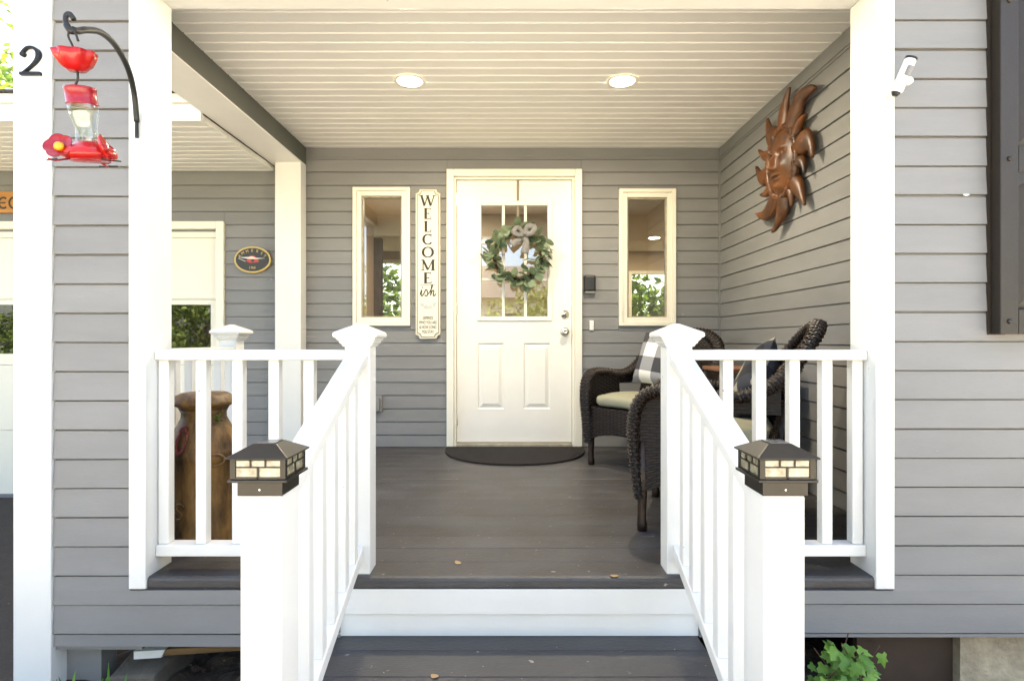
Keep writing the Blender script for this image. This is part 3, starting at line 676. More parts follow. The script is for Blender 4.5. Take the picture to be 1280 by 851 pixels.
def make_chair():
    t = thing('wicker_chair', '', 'chair', (0, 0, DECK))
    L = 0.60; Wd = 0.30
    def apron_top(u): return 0.40
    def apron_bot(u): return 0.175 + 0.062 * math.sin(math.pi * min(max((u - 0.06) / 0.88, 0), 1)) ** 0.6
    def mix(a, b, k): return a + (b - a) * k
    wicker_panel('front_apron', lambda u, v: (0.0 - 0.012 * math.sin(math.pi * u), mix(-Wd, Wd, u), mix(apron_bot(u), apron_top(u), v)), 26, 20, t)
    for s in (-1, 1):
        wicker_panel('side_apron', lambda u, v: (mix(0, L, u), s * Wd, mix(apron_bot(u), apron_top(u), v)), 26, 20, t)
        def armtop(x): return 0.615 - 0.02 * max(0, (x - 0.28) / 0.3)
        wicker_panel('arm_panel', lambda u, v: (mix(0.0, 0.33, u), s * (Wd + 0.012 * v), mix(0.40, 0.61, v)), 14, 18, t)
        wicker_panel('arm_band', lambda u, v: (mix(0.33, 0.56, u), s * (Wd + 0.012), mix(0.545, 0.60 + 0.10 * u * u, v)), 9, 5, t)
        path = spline([(0.0, s * 0.30, 0.15), (-0.018, s * 0.305, 0.33), (-0.022, s * 0.312, 0.48), (0.006, s * 0.318, 0.585), (0.075, s * 0.322, 0.632), (0.20, s * 0.325, 0.630), (0.36, s * 0.325, 0.612), (0.50, s * 0.318, 0.650), (0.60, s * 0.295, 0.745), (0.675, s * 0.235, 0.845), (0.715, s * 0.13, 0.905), (0.728, 0, 0.922)], 7)
        n = len(path)
        def roll(u, v, path=path, n=n, s=s):
            f = u * (n - 1); i = min(int(f), n - 2); p = path[i].lerp(path[i + 1], f - i); tg = (path[i + 1] - path[i]).normalized()
            out = V(0, s, 0) if u < 0.55 else V(0.25, s, 0); sd = (out - tg * out.dot(tg)).normalized(); up = tg.cross(sd)
            a = 2 * math.pi * v; k = 0.8 + 0.2 * min(1, u * 6); wdt = (0.040 if u < 0.7 else 0.040 - 0.010 * (u - 0.7) / 0.3)
            return p + (sd * math.cos(a) * wdt + up * math.sin(a) * 0.023) * k
        o = weave(MB(), lambda u, v: roll(v, u), 11, 104, 0.0042, 0.0052).build('arm_roll', 'wicker', t, smooth=True, local=True); o['kind'] = 'stuff'
        MB().grid(lambda u, v: roll(u, v) , 60, 10).build('backing', 'wicker_dark', o, local=True)
        MB().tube([(0.012, s * 0.285, 0.0), (0.012, s * 0.285, 0.03), (0.010, s * 0.286, 0.05), (0.012, s * 0.286, 0.12), (0.012, s * 0.287, 0.22), (0.012, s * 0.287, 0.40)], [0.021, 0.023, 0.019, 0.020, 0.025, 0.022], 14).build('leg', 'wicker', t, smooth=True, local=True)
        MB().tube([(0.63, s * 0.25, 0.0), (0.60, s * 0.255, 0.20), (0.585, s * 0.26, 0.40), (0.61, s * 0.27, 0.62)], [0.020, 0.021, 0.021, 0.016], 12).build('leg', 'wicker', t, smooth=True, local=True)
        MB().tube([(0.012, s * 0.285, 0.25), (0.60, s * 0.258, 0.25)], 0.011, 8).build('stretcher', 'wicker', t, smooth=True, local=True)
    MB().tube([(0.012, -0.285, 0.235), (0.012, 0.285, 0.235)], 0.011, 8).build('stretcher', 'wicker', t, smooth=True, local=True)
    def hw(z): return 0.285 if z < 0.60 else 0.285 * math.sqrt(max(0.0, 1 - ((z - 0.60) / 0.322) ** 2)) + 0.004
    def back(u, v):
        z = mix(0.36, 0.916, v); y = (2 * u - 1) * hw(z)
        x = 0.545 + 0.185 * (v ** 1.1) - 0.055 * (abs(y) / 0.285) ** 2 * (1 - 0.4 * v)
        return (x, y, z)
    wicker_panel('backrest', back, 30, 46, t)
    MB().box(0.0, 0.585, -0.285, 0.285, 0.375, 0.398).build('seat', 'wicker_dark', t, local=True)
    def cush(u, v):
        a = 2 * math.pi * u; b = math.pi * (v - 0.5)
        f = lambda c, p: math.copysign(abs(c) ** p, c)
        rx = 0.285 * f(math.cos(a), 0.32); ry = 0.268 * f(math.sin(a), 0.32); k = max(0.0, math.cos(b)) ** 0.34
        z = 0.445 + 0.047 * f(math.sin(b), 0.6) * (1 + 0.10 * math.sin(9 * rx / 0.285) * math.cos(7 * ry / 0.268)) + 0.004 * math.sin(a * 9)
        return (0.268 + rx * k, ry * k, z)
    MB().grid(cush, 72, 18, wrapu=True).build('seat_cushion', 'cushion', t, smooth=True, local=True)
    return t
def place(t, x, y, rz, label):
    t.location = (x, y, DECK + H); t.rotation_euler = (0, 0, rz); t['label'] = label; t['group'] = 'wicker armchairs on the porch'; WLOC[t.name] = t.location.copy()
# local x runs from the chair's front to its back
chA = make_chair()
angA = R(40)
chB = copy_obj(chA, None)
wa = V(-math.sin(angA), math.cos(angA), 0)
pA = V(0.52, 3.79, 0) - wa * 0.285
for c_ in (chA, chB): c_.scale = (1, 1, 0.968)
place(chA, pA.x, pA.y, angA, 'dark wicker armchair near the door with a light checked pillow')
pB = V(0.556, 2.485, 0) + V(math.sin(R(20)), math.cos(R(20)), 0) * 0.285
place(chB, pB.x, pB.y, R(-20), 'dark wicker armchair beside the front railing with a dark pillow')
def pillow(chair, loc, rot, m, label):
    mb = MB(); n = 22
    for s in (-1, 1):
        def P(u, v):
            a, b = 2 * u - 1, 2 * v - 1; k = 1 - 0.10 * (1 - a * a) * abs(b) ** 2; k2 = 1 - 0.10 * (1 - b * b) * abs(a) ** 2
            h = 0.075 * ((1 - a ** 4) * (1 - b ** 4)) ** 0.6
            return (s * h, a * 0.19 * k2, b * 0.19 * k)
        mb.grid(P, n, n)
    o = mb.build('pillow', m, None, smooth=True, local=True)
    M = Matrix.Translation(chair.location) @ Matrix.Rotation(chair.rotation_euler.z, 4, 'Z') @ Matrix.Translation(V(*loc)) @ Euler(rot).to_matrix().to_4x4()
    o.matrix_world = M; tag(o, label, 'pillow'); return o
pillow(chA, (0.455, 0.05, 0.690), (R(6), R(18), 0), 'check_light', 'white and grey checked pillow on the wicker chair near the door')
pillow(chB, (0.465, 0.08, 0.600), (R(38), R(24), 0), 'check_dark', 'dark checked pillow on the wicker chair beside the front railing')

t = thing('side_table', 'small dark wicker side table with brown wooden top between the chairs', 'table', (1.365, 3.30, DECK))
zt = -0.155
MB().box(1.17, 1.56, 3.11, 3.50, zt - 0.022, zt).build('table_top', 'wood_top', t, bevel=0.004)
o = weave(MB(), lambda u, v: (1.185 + 0.36 * u, 3.125, zt - 0.14 + 0.115 * v), 16, 11, 0.003, 0.0052).build('apron', 'wicker', t, smooth=True); o['kind'] = 'stuff'
o = weave(MB(), lambda u, v: (1.185, 3.125 + 0.36 * u, zt - 0.14 + 0.115 * v), 16, 11, 0.003, 0.0052).build('apron', 'wicker', t, smooth=True); o['kind'] = 'stuff'
for x in (1.195, 1.535):
    for y in (3.135, 3.475): MB().tube([(x, y, DECK), (x, y, zt - 0.0225)], 0.018, 10).build('leg', 'wicker', t, smooth=True)
MB().box(1.20, 1.53, 3.14, 3.47, -0.62, -0.605).build('shelf', 'wicker_dark', t)
MB().box(1.20, 1.53, 3.14, 3.47, zt - 0.145, zt - 0.135).build('under_shelf', 'wicker_dark', t)

# door mat: a half oval with a scalloped straight edge
pts = []
n = 40
for i in range(n + 1):
    a = math.pi * i / n; pts.append((0.022 - 0.525 * math.cos(a) * (1 if True else 0), BW - 0.06 - 0.62 * math.sin(a) ** 0.8))
m = 60
back = [(0.547 - 1.05 * i / m, BW - 0.06 + 0.008 * abs(math.sin(math.pi * i / 2))) for i in range(1, m)]
poly = pts + back; k = len(poly)
mb = MB(); mb.add([(x, y, DECK + 0.001) for x, y in poly] + [(x, y, DECK + 0.012) for x, y in poly], [tuple(range(k)), tuple(range(k, 2 * k))] + [(i, (i + 1) % k, k + (i + 1) % k, k + i) for i in range(k)])
solo(mb, 'door_mat', 'mat_brown', 'dark brown half oval door mat below the white door', 'door mat')

# ------------------------------------------------------------------ milk can
cx, cy = -1.272, 2.35
t = thing('milk_can', 'rustic brown painted milk can behind the white railing', 'milk can', (cx, cy, DECK))
B0 = DECK
prof = [(0.120, B0), (0.130, B0 + 0.006), (0.130, B0 + 0.03), (0.127, B0 + 0.05), (0.129, B0 + 0.20), (0.130, B0 + 0.345), (0.134, B0 + 0.350), (0.134, B0 + 0.382), (0.130, B0 + 0.388), (0.127, B0 + 0.415), (0.112, B0 + 0.455), (0.094, B0 + 0.490), (0.085, B0 + 0.510), (0.084, B0 + 0.530), (0.090, B0 + 0.545)]
MB().lathe(prof, 48, (cx, cy, 0)).build('body', 'can_paint', t, smooth=True)
lid = MB().lathe([(0.090, B0 + 0.5455), (0.096, B0 + 0.556), (0.117, B0 + 0.566), (0.121, B0 + 0.573), (0.117, B0 + 0.580), (0.106, B0 + 0.600), (0.085, B0 + 0.611), (0.04, B0 + 0.614), (0.01, B0 + 0.614)], 48, (cx, cy, 0)).build('lid', 'can_paint', t, smooth=True)
for da in (-128, -46):
    a = R(da); c = V(cx + 0.140 * math.cos(a), cy + 0.140 * math.sin(a), B0 + 0.352)
    tg = V(-math.sin(a), math.cos(a), 0)
    MB().tube([c + tg * 0.036 * math.cos(q * math.pi / 10) + V(0, 0, 0.022 * math.sin(q * math.pi / 10)) for q in range(21)], 0.005, 8, cap=False).build('handle_ring', 'can_paint', t, smooth=True)
def on_can(a, z, r=0.1305): return V(cx + r * math.cos(a), cy + r * math.sin(a), z)
sp = [(0.020, 0.020), (0.010, 0.030), (-0.006, 0.028), (-0.014, 0.016), (-0.006, 0.004), (0.008, -0.004), (0.014, -0.016), (0.006, -0.028), (-0.010, -0.030), (-0.020, -0.020)]
pth = spline([on_can(R(-104) + x / 0.13, B0 + 0.155 + z, 0.129) for x, z in sp], 4)
MB().tube(pth, 0.0045, 6).build('letter', 'can_paint', t, smooth=True)
rb = random.Random(4)
br = MB()
for i in range(46):
    a = i / 46 * 2 * math.pi; p = on_can(R(-101) + 0.018 * math.cos(a) / 0.12, B0 + 0.435 + 0.05 * math.sin(a), 0.122 + rb.uniform(-.004, .006) - 0.016 * math.sin(a))
    br.lathe([(0.001, -0.006), (0.0065, 0), (0.001, 0.006)], 6, p)
o = br.build('berry_wreath', 'berry', t, smooth=True); o['kind'] = 'stuff'
st = MB(); c = on_can(R(-62), B0 + 0.455, 0.114)
M = Matrix.Translation(c) @ Matrix.Rotation(R(28), 4, 'Z') @ Matrix.Rotation(R(-32), 4, 'X')
st.slab([((0.030 if i % 2 == 0 else 0.012) * math.sin(i * math.pi / 5), (0.030 if i % 2 == 0 else 0.012) * math.cos(i * math.pi / 5)) for i in range(10)], -0.006, 0.006).xf(M); st.build('star', 'vine', t)
tw = MB()
for i in range(9):
    p = on_can(R(-30) + rb.uniform(-.1, .1), B0 + 0.50, 0.098); tw.tube([p, p + V(rb.uniform(-.01, .03), rb.uniform(-.03, .0), rb.uniform(.0, .035))], [0.0022, 0.004], 5)
tw.build('sprig', 'leaf_hedge', t)

# ------------------------------------------------------------------ sun ornament on the right wall
def wp(x, y, X):   # design helper: where a sight line meets the plane X
    d = X * 711.1 / (x - 640); return V(X, d, (425.5 - y) * d / 711.1)
sunr = thing('sun_ornament', 'copper coloured sun face with curling rays on the side wall', 'wall ornament', (RW - 0.02, 3.36, 0.65))
XW = RW - 0.017
C0 = V(XW - 0.035, 3.30, 1.030)
def uvw(u, v, h): return V(XW - h * 0.95, C0.y - u * 0.93, C0.z + v * 0.93)       # u toward the front of the porch, v up, h off the wall
fc = MB()
def face(u, v):
    a = 2 * math.pi * u; r = v; x, z = 0.168 * r * math.cos(a), 0.200 * r * math.sin(a)
    h = 0.045 + 0.050 * math.sqrt(max(0, 1 - r * r * 0.97))
    g = lambda px, pz, sx, sz: math.exp(-((x - px) / sx) ** 2 - ((z - pz) / sz) ** 2)
    h += 0.038 * g(0, -0.005, 0.017, 0.048) + 0.020 * g(0, -0.040, 0.030, 0.017)
    for s in (-1, 1):
        h += -0.020 * g(s * 0.062, 0.042, 0.030, 0.018) + 0.016 * g(s * 0.062, 0.042, 0.015, 0.010) + 0.013 * g(s * 0.062, 0.074, 0.036, 0.011) + 0.013 * g(s * 0.075, -0.04, 0.035, 0.035)
    h += 0.018 * g(0, -0.083, 0.042, 0.010) + 0.016 * g(0, -0.108, 0.034, 0.010) - 0.012 * g(0, -0.095, 0.04, 0.005) + 0.016 * g(0, -0.150, 0.035, 0.022)
    return uvw(x, z, h)
fc.grid(lambda u, v: face(u, v), 96, 40, wrapu=True); fc.build('face', 'copper', sunr, smooth=True)
rg = MB().tube([uvw(0.185 * math.cos(a), 0.218 * math.sin(a), 0.048) for a in [2 * math.pi * i / 64 for i in range(65)]], 0.021, 10, cap=False); rg.build('rim', 'copper', sunr, smooth=True)
bd = MB()
for i in range(54):
    a = 2 * math.pi * i / 54; bd.lathe([(0.001, -0.0075), (0.0075, 0), (0.001, 0.0075)], 6, uvw(0.188 * math.cos(a), 0.221 * math.sin(a), 0.068))
o = bd.build('bead_row', 'copper', sunr, smooth=True); o['kind'] = 'stuff'
# rays: base angle, tip (u, v), bend, width
def ray(a0, tip, bend, wd):
    a = R(a0); p0 = V(0.165 * math.cos(a), 0.195 * math.sin(a), 0); p2 = V(tip[0], tip[1], 0); dd = p2 - p0; mid = (p0 + p2) / 2 + V(-dd.y, dd.x, 0) * bend
    n = 14; mb = MB(); q = []
    for i in range(n + 1):
        t = i / n; p = p0 * (1 - t) ** 2 + mid * 2 * t * (1 - t) + p2 * t * t; tg = ((mid - p0) * (1 - t) + (p2 - mid) * t).normalized(); nr = V(-tg.y, tg.x, 0)
        w_ = wd * 1.12 * (1 - t ** 2.2) ** 0.75 * (0.80 + 0.35 * math.sin(math.pi * min(1, t * 1.4))) + 0.004; hh = 0.030 * (1 - t) + 0.012
        ring = []
        for k in range(10):
            b = 2 * math.pi * k / 10; e = p + nr * w_ * math.cos(b); ring.append(uvw(e.x, e.y, 0.030 + hh * max(-0.4, math.sin(b)) + 0.016 * t))
        q.append(ring)
    vs = [v for r in q for v in r]; fs = [(i * 10 + k, i * 10 + (k + 1) % 10, (i + 1) * 10 + (k + 1) % 10, (i + 1) * 10 + k) for i in range(n) for k in range(10)]
    mb.add(vs, fs + [tuple(range(10)), tuple(range(n * 10, n * 10 + 10))]); mb.build('ray', 'copper', sunr, smooth=True)
for r_ in ((88, (0.10, 0.425), 0.30, 0.052), (54, (0.40, 0.29), 0.52, 0.060), (28, (0.29, 0.185), 0.35, 0.026), (8, (0.36, -0.085), 0.60, 0.058), (-16, (0.275, -0.145), 0.45, 0.030), (-44, (0.275, -0.330), 0.06, 0.042), (-64, (0.12, -0.30), 0.25, 0.022), (-86, (-0.13, -0.410), 0.25, 0.052), (-104, (-0.15, -0.30), 0.2, 0.020), (-122, (-0.37, -0.235), 0.46, 0.050), (-152, (-0.31, -0.12), 0.3, 0.026), (180, (-0.37, 0.09), 0.50, 0.050), (145, (-0.33, 0.19), 0.3, 0.030), (118, (-0.20, 0.355), 0.36, 0.056)):
    ray(*r_)

# ------------------------------------------------------------------ signs and small fittings on the back wall
SY_ = BW - 0.040
x0, x1, z0, z1 = -0.744, -0.553, 0.013, 1.165
def octo(x0, x1, z0, z1, c):
    pts = []
    for (px, pz, a0) in ((x0, z0, 90), (x1, z0, 180), (x1, z1, 270), (x0, z1, 0)):
        arc = [(px + c * math.cos(R(a0 - 90 * i / 6)), pz + c * math.sin(R(a0 - 90 * i / 6))) for i in range(7)]
        pts += arc
    return pts
t = thing('welcome_sign', 'tall cream welcome sign with black lettering beside the door', 'sign', ((x0 + x1) / 2, SY_, z0))
MB().slab(octo(x0, x1, z0, z1, 0.030), SY_, BW - 0.016).build('board', 'sign_edge', t, bevel=0.002)
MB().slab(octo(x0 + 0.013, x1 - 0.013, z0 + 0.013, z1 - 0.013, 0.030), SY_ - 0.0015, SY_ - 0.0002).build('border', 'ink', t)
MB().slab(octo(x0 + 0.0165, x1 - 0.0165, z0 + 0.0165, z1 - 0.0165, 0.030), SY_ - 0.003, SY_ - 0.0017).build('face', 'sign_cream', t)
Y0, Y1 = SY_ - 0.0042, SY_ - 0.0032
def glyph(ch):
    """serif capitals in a unit box: list of (points, widths)"""
    T, N, S = 0.25, 0.10, 0.075
    bar = lambda x, z, w_=0.30: ([(x - w_ / 2, z), (x + w_ / 2, z)], S)
    el = lambda a0, a1, n=28: [(0.5 + 0.42 * math.cos(R(a0 + (a1 - a0) * i / n)), 0.5 + 0.46 * math.sin(R(a0 + (a1 - a0) * i / n))) for i in range(n + 1)]
    ew = lambda pts: [N + (T - N) * abs((p[0] - 0.5) / 0.42) ** 2 for p in pts]
    if ch == 'W': return [([(0.00, 0.98), (0.24, 0.02)], T * .85), ([(0.24, 0.02), (0.47, 0.95)], N), ([(0.47, 0.95), (0.72, 0.02)], T * .85), ([(0.72, 0.02), (0.98, 0.98)], N), bar(-0.02, 0.975, 0.28), bar(0.99, 0.975, 0.26), bar(0.46, 0.965, 0.26)]
    if ch == 'E': return [([(0.24, 0.0), (0.24, 1.0)], T), ([(0.08, 0.975), (0.84, 0.975)], S), ([(0.08, 0.025), (0.88, 0.025)], S), ([(0.3, 0.51), (0.64, 0.51)], S), ([(0.82, 0.995), (0.82, 0.76)], [0.08, 0.02]), ([(0.85, 0.0), (0.87, 0.27)], [0.10, 0.02]), ([(0.63, 0.37), (0.63, 0.65)], 0.045)]
    if ch == 'L': return [([(0.26, 0.0), (0.26, 1.0)], T), bar(0.26, 0.975, 0.46), ([(0.08, 0.025), (0.88, 0.025)], S), ([(0.85, 0.0), (0.88, 0.33)], [0.12, 0.02])]
    if ch == 'C':
        p = el(48, 322); return [(p, ew(p)), ([(0.83, 0.62), (0.83, 0.97)], [0.02, 0.07])]
    if ch == 'O':
        p = el(0, 360, 36); return [(p, ew(p))]
    if ch == 'M': return [([(0.12, 0.0), (0.12, 1.0)], N), ([(0.12, 0.98), (0.50, 0.06)], T * .85), ([(0.50, 0.06), (0.88, 0.98)], N), ([(0.90, 0.0), (0.90, 1.0)], T), bar(0.10, 0.025, 0.28), bar(0.90, 0.025, 0.34), bar(0.07, 0.975, 0.2), bar(0.95, 0.975, 0.2)]
zc = 1.118; xc = (x0 + x1) / 2
for ch, wch in (('W', 0.100), ('E', 0.066), ('L', 0.064), ('C', 0.080), ('O', 0.090), ('M', 0.098), ('E', 0.070)):
    mb = MB(); yy = 0
    for pts, ws in glyph(ch):
        k = wch; ws2 = [q * 0.080 for q in ws] if isinstance(ws, list) else ws * 0.080
        mb.ribbon([(xc + (p[0] - 0.5) * k, zc - 0.083 + p[1] * 0.083) for p in pts], ws2, Y0 - yy, Y1); yy += 0.00004
    o = mb.build('letter', 'ink', t); o['kind'] = 'stuff'; zc -= 0.0992
MB().box(xc - 0.06, xc + 0.06, Y0, Y1, zc + 0.0035, zc + 0.0065).build('rule', 'ink', t)
def scr(pts, ws, n=6): return spline([(x, 0, z) for x, z in pts], n), ws
mb = MB(); zi = zc - 0.083; yy = 0
for pts, wd in (([(-0.060, 0.012), (-0.048, 0.048), (-0.052, 0.012), (-0.045, 0.003), (-0.030, 0.022)], 0.0085), ([(-0.030, 0.022), (-0.014, 0.052), (-0.002, 0.030), (-0.004, 0.008), (-0.018, 0.003), (-0.024, 0.012)], 0.0080), ([(-0.006, 0.008), (0.012, 0.030), (0.034, 0.072), (0.036, 0.086), (0.028, 0.080), (0.020, 0.004)], 0.0070), ([(0.021, 0.010), (0.034, 0.042), (0.046, 0.040), (0.041, 0.010), (0.048, 0.003), (0.062, 0.018)], 0.0085), ([(-0.043, 0.064), (-0.041, 0.072)], 0.0095)):
    sp_ = spline([(x, 0, z) for x, z in pts], 6); mb.ribbon([(xc + p.x, zi + p.z) for p in sp_], wd, Y0 - yy, Y1); yy += 0.00005
mb.build('script_lettering', 'ink', t)
orn = MB(); rl = random.Random(2)
for i in range(22):
    u = rl.uniform(-1, 1); p = V(xc + u * 0.055, 0, zi - 0.085 + 0.022 * u * u + rl.uniform(-.008, .01)); a = rl.uniform(0, 6.28)
    orn.slab([(p.x + 0.014 * math.cos(a) * math.cos(q) - 0.008 * math.sin(a) * math.sin(q), p.z + 0.014 * math.sin(a) * math.cos(q) + 0.008 * math.cos(a) * math.sin(q)) for q in [k * math.pi / 4 for k in range(8)]], Y0 - i * 0.00003, Y1)
orn.build('printed_leaves', 'sign_grey', t)
zz = 0.163
for line, wd in (('DEPENDS', 0.078), ('WHO YOU ARE', 0.136), ('& HOW LONG', 0.130), ('YOU STAY', 0.092)):
    m_ = text_mb(line, 0.034, wd, 0.0006)
    m_.xf(Matrix.Translation(V(xc, Y0, zz))); m_.build('lettering', 'ink', t); zz -= 0.0355

# oval plaque on the garage wall
pc = (-2.004, 0.623)
t = thing('oval_plaque', 'black and gold oval plaque with a red plane on the garage wall', 'plaque', (pc[0], BW - 0.04, pc[1] - 0.1))
ov = lambda a, b, y0, y1: MB().slab([(pc[0] + a * math.cos(q), pc[1] + b * math.sin(q)) for q in [2 * math.pi * i / 56 for i in range(56)]], y0, y1)
ov(0.143, 0.103, BW - 0.038, BW - 0.015).build('board', 'gold', t, bevel=0.003)
ov(0.128, 0.090, BW - 0.0405, BW - 0.0382).build('face', 'plaque_black', t)
for i, ch in enumerate('AMHERST'):
    a = R(156 - i * 22); m_ = text_mb(ch, 0.030, None, 0.0006)
    m_.xf(Matrix.Translation(V(pc[0] + 0.098 * math.cos(a), BW - 0.0418, pc[1] + 0.066 * math.sin(a) - 0.006)) @ Matrix.Rotation(-(a - R(90)) * 0.7, 4, 'Y')); m_.build('letter', 'gold', t)
m_ = text_mb('1760', 0.026, None, 0.0006); m_.xf(Matrix.Translation(V(pc[0], BW - 0.0418, pc[1] - 0.071))); m_.build('lettering', 'gold', t)
yk = BW - 0.0435
MB().slab([(pc[0] + x, pc[1] + z) for x, z in ((-0.105, 0.018), (-0.03, 0.020), (0.0, 0.024), (0.03, 0.014), (0.098, 0.010), (0.03, 0.004), (-0.03, 0.006))], yk, yk + 0.002).build('wing', 'plane_white', t)
MB().slab([(pc[0] + x, pc[1] + z) for x, z in ((-0.035, 0.003), (-0.018, 0.030), (0.015, 0.030), (0.045, 0.002), (0.050, -0.018), (0.022, -0.022), (-0.02, -0.024), (-0.046, -0.012))], yk + 0.0021, yk + 0.0027).build('fuselage', 'plane_red', t)
MB().slab([(pc[0] + 0.004 + 0.013 * math.cos(q), pc[1] - 0.008 + 0.010 * math.sin(q)) for q in [math.pi * i / 8 for i in range(16)]], yk - 0.0005, yk + 0.0018).build('propeller_hub', 'plaque_black', t)
MB().slab([(pc[0] + x, pc[1] + z) for x, z in ((-0.105, 0.012), (-0.05, -0.012), (-0.052, -0.015), (-0.107, 0.009))], yk, yk + 0.002).build('strut', 'plane_white', t)

# orange wooden sign over the garage door: only its visible letters
t = thing('wooden_sign', 'orange stained wooden sign with dark letters above the garage door', 'sign', (-4.4, BW - 0.04, 0.985))
MB().box(-4.85, -3.50, BW - 0.040, BW - 0.016, 0.985, 1.150).build('board', 'orange_wood', t, bevel=0.004)
for ch, x in (('E', -3.925), ('C', -3.845)):
    mb = MB(); yy = 0
    el = [(0.5 + 0.45 * math.cos(R(50 + 260 * i / 24)), 0.5 + 0.48 * math.sin(R(50 + 260 * i / 24))) for i in range(25)]
    parts = [(el, 0.17)] + ([([(0.1, 0.5), (0.72, 0.5)], 0.13)] if ch == 'E' else [])
    for pts, wd in parts:
        mb.ribbon([(x + (p[0] - 0.5) * 0.075, 1.018 + p[1] * 0.085) for p in pts], wd * 0.08, BW - 0.0415 - yy, BW - 0.0402); yy += 0.0002
    mb.build('letter', 'ink', t)

# house number on the corner board
def numeral():
    mb = MB(); y0, y1 = FW - 0.034, FW - 0.0225; X, Z, s = -1.6695, 0.918, 0.098
    pts = spline([(-0.28, 0, 0.70), (-0.25, 0, 0.83), (-0.10, 0, 0.97), (0.10, 0, 0.97), (0.27, 0, 0.84), (0.29, 0, 0.66), (0.18, 0, 0.46), (-0.05, 0, 0.24), (-0.30, 0, 0.045)], 6)
    n = len(pts); ws = []
    for i in range(n):
        t = i / (n - 1); ws.append(s * (0.045 + 0.095 * math.exp(-((t - 0.58) / 0.17) ** 2) + 0.03 * (1 - t)))
    mb.ribbon([(X + p.x * s, Z + p.z * s) for p in pts], ws, y0, y1)
    mb.slab([(X - 0.26 * s + 0.085 * s * math.cos(q), Z + 0.735 * s + 0.085 * s * math.sin(q)) for q in [k * math.pi / 8 for k in range(16)]], y0 - 0.0002, y1)
    mb.box(X - 0.35 * s, X + 0.37 * s, y0 - 0.0003, y1, Z, Z + 0.105 * s)
    return mb
solo(numeral(), 'house_number', 'number', 'dark metal house number 2 on the white corner board', 'house number')

# wall boxes
t = thing('lock_box', 'small black plastic box with pale lower strip beside the door', 'wall box', (0.597, BW - 0.03, 0.36))
MB().box(0.556, 0.646, BW - 0.060, BW - 0.004, 0.378, 0.503).build('cover', 'black_plastic', t, bevel=0.014, seg=3)
MB().box(0.562, 0.640, BW - 0.056, BW - 0.006, 0.364, 0.3775).build('strip', 'outlet', t, bevel=0.002)
t = thing('doorbell', 'small white doorbell button on the siding by the door', 'doorbell', (0.618, BW - 0.02, 0.075))
MB().box(0.602, 0.634, BW - 0.026, BW - 0.008, 0.078, 0.155).build('plate', 'white_plastic', t, bevel=0.004)
MB().lathe([(0.009, 0), (0.008, 0.004)], 14).xf(Matrix.Translation(V(0.618, BW - 0.026, 0.118)) @ Matrix.Rotation(R(90), 4, 'X')).build('button', 'white_plastic', t)
t = thing('wall_outlet', 'grey weatherproof outlet cover low on the back wall', 'outlet', (-1.06, BW - 0.03, -0.56))
MB().box(-1.115, -1.005, BW - 0.034, BW - 0.006, -0.555, -0.425).build('plate', 'outlet', t, bevel=0.004)
MB().box(-1.10, -1.020, BW - 0.062, BW - 0.0345, -0.545, -0.445).build('lid', 'outlet', t, bevel=0.006)

# security camera on the right column
t = thing('security_camera', 'white security camera tilted upward on the porch column', 'camera', (1.30, 1.96, 0.80))
MB().box(1.284, 1.316, 1.966, 1.9765, 0.80, 0.865).build('mount', 'white_plastic', t, bevel=0.003)
MB().tube([(1.303, 1.968, 0.838), (1.308, 1.945, 0.846), (1.312, 1.930, 0.858)], [0.012, 0.010, 0.012], 12).build('arm', 'white_plastic', t, smooth=True)
p0, p1 = V(1.306, 1.935, 0.842), V(1.342, 1.915, 0.945); ax = p1 - p0
MB().tube([p0, p0 + ax * .05, p0 + ax * .5, p1 - ax * .04, p1], [0.015, 0.019, 0.0185, 0.0185, 0.017], 18).build('body', 'white_plastic', t, smooth=True)
MB().tube([p1 + ax * 0.001, p1 + ax * .05], 0.0195, 18).build('lens_hood', 'black_plastic', t)
MB().tube([p0 - ax * 0.10, p0 - ax * 0.002], [0.008, 0.0145], 16).build('rear_cap', 'black_plastic', t, smooth=True)
MB().tube([p0 + ax * .45 + V(0.002, -0.017, 0), p0 + ax * .72 + V(0.002, -0.018, 0)], 0.010, 12).build('sensor_window', 'outlet', t)
MB().lathe([(0.013, 0), (0.013, 0.012), (0.010, 0.015), (0.005, 0.015)], 18).xf(Matrix.Translation(V(1.336, 1.922, 0.872)) @ Matrix.Rotation(R(80), 4, 'X')).build('knob', 'white_plastic', t, smooth=True)
for x in (1.290, 1.310): MB().lathe([(0.003, 0), (0.002, 0.0015)], 8).xf(Matrix.Translation(V(x, 1.966, 0.806)) @ Matrix.Rotation(R(90), 4, 'X')).build('screw', 'outlet', t)

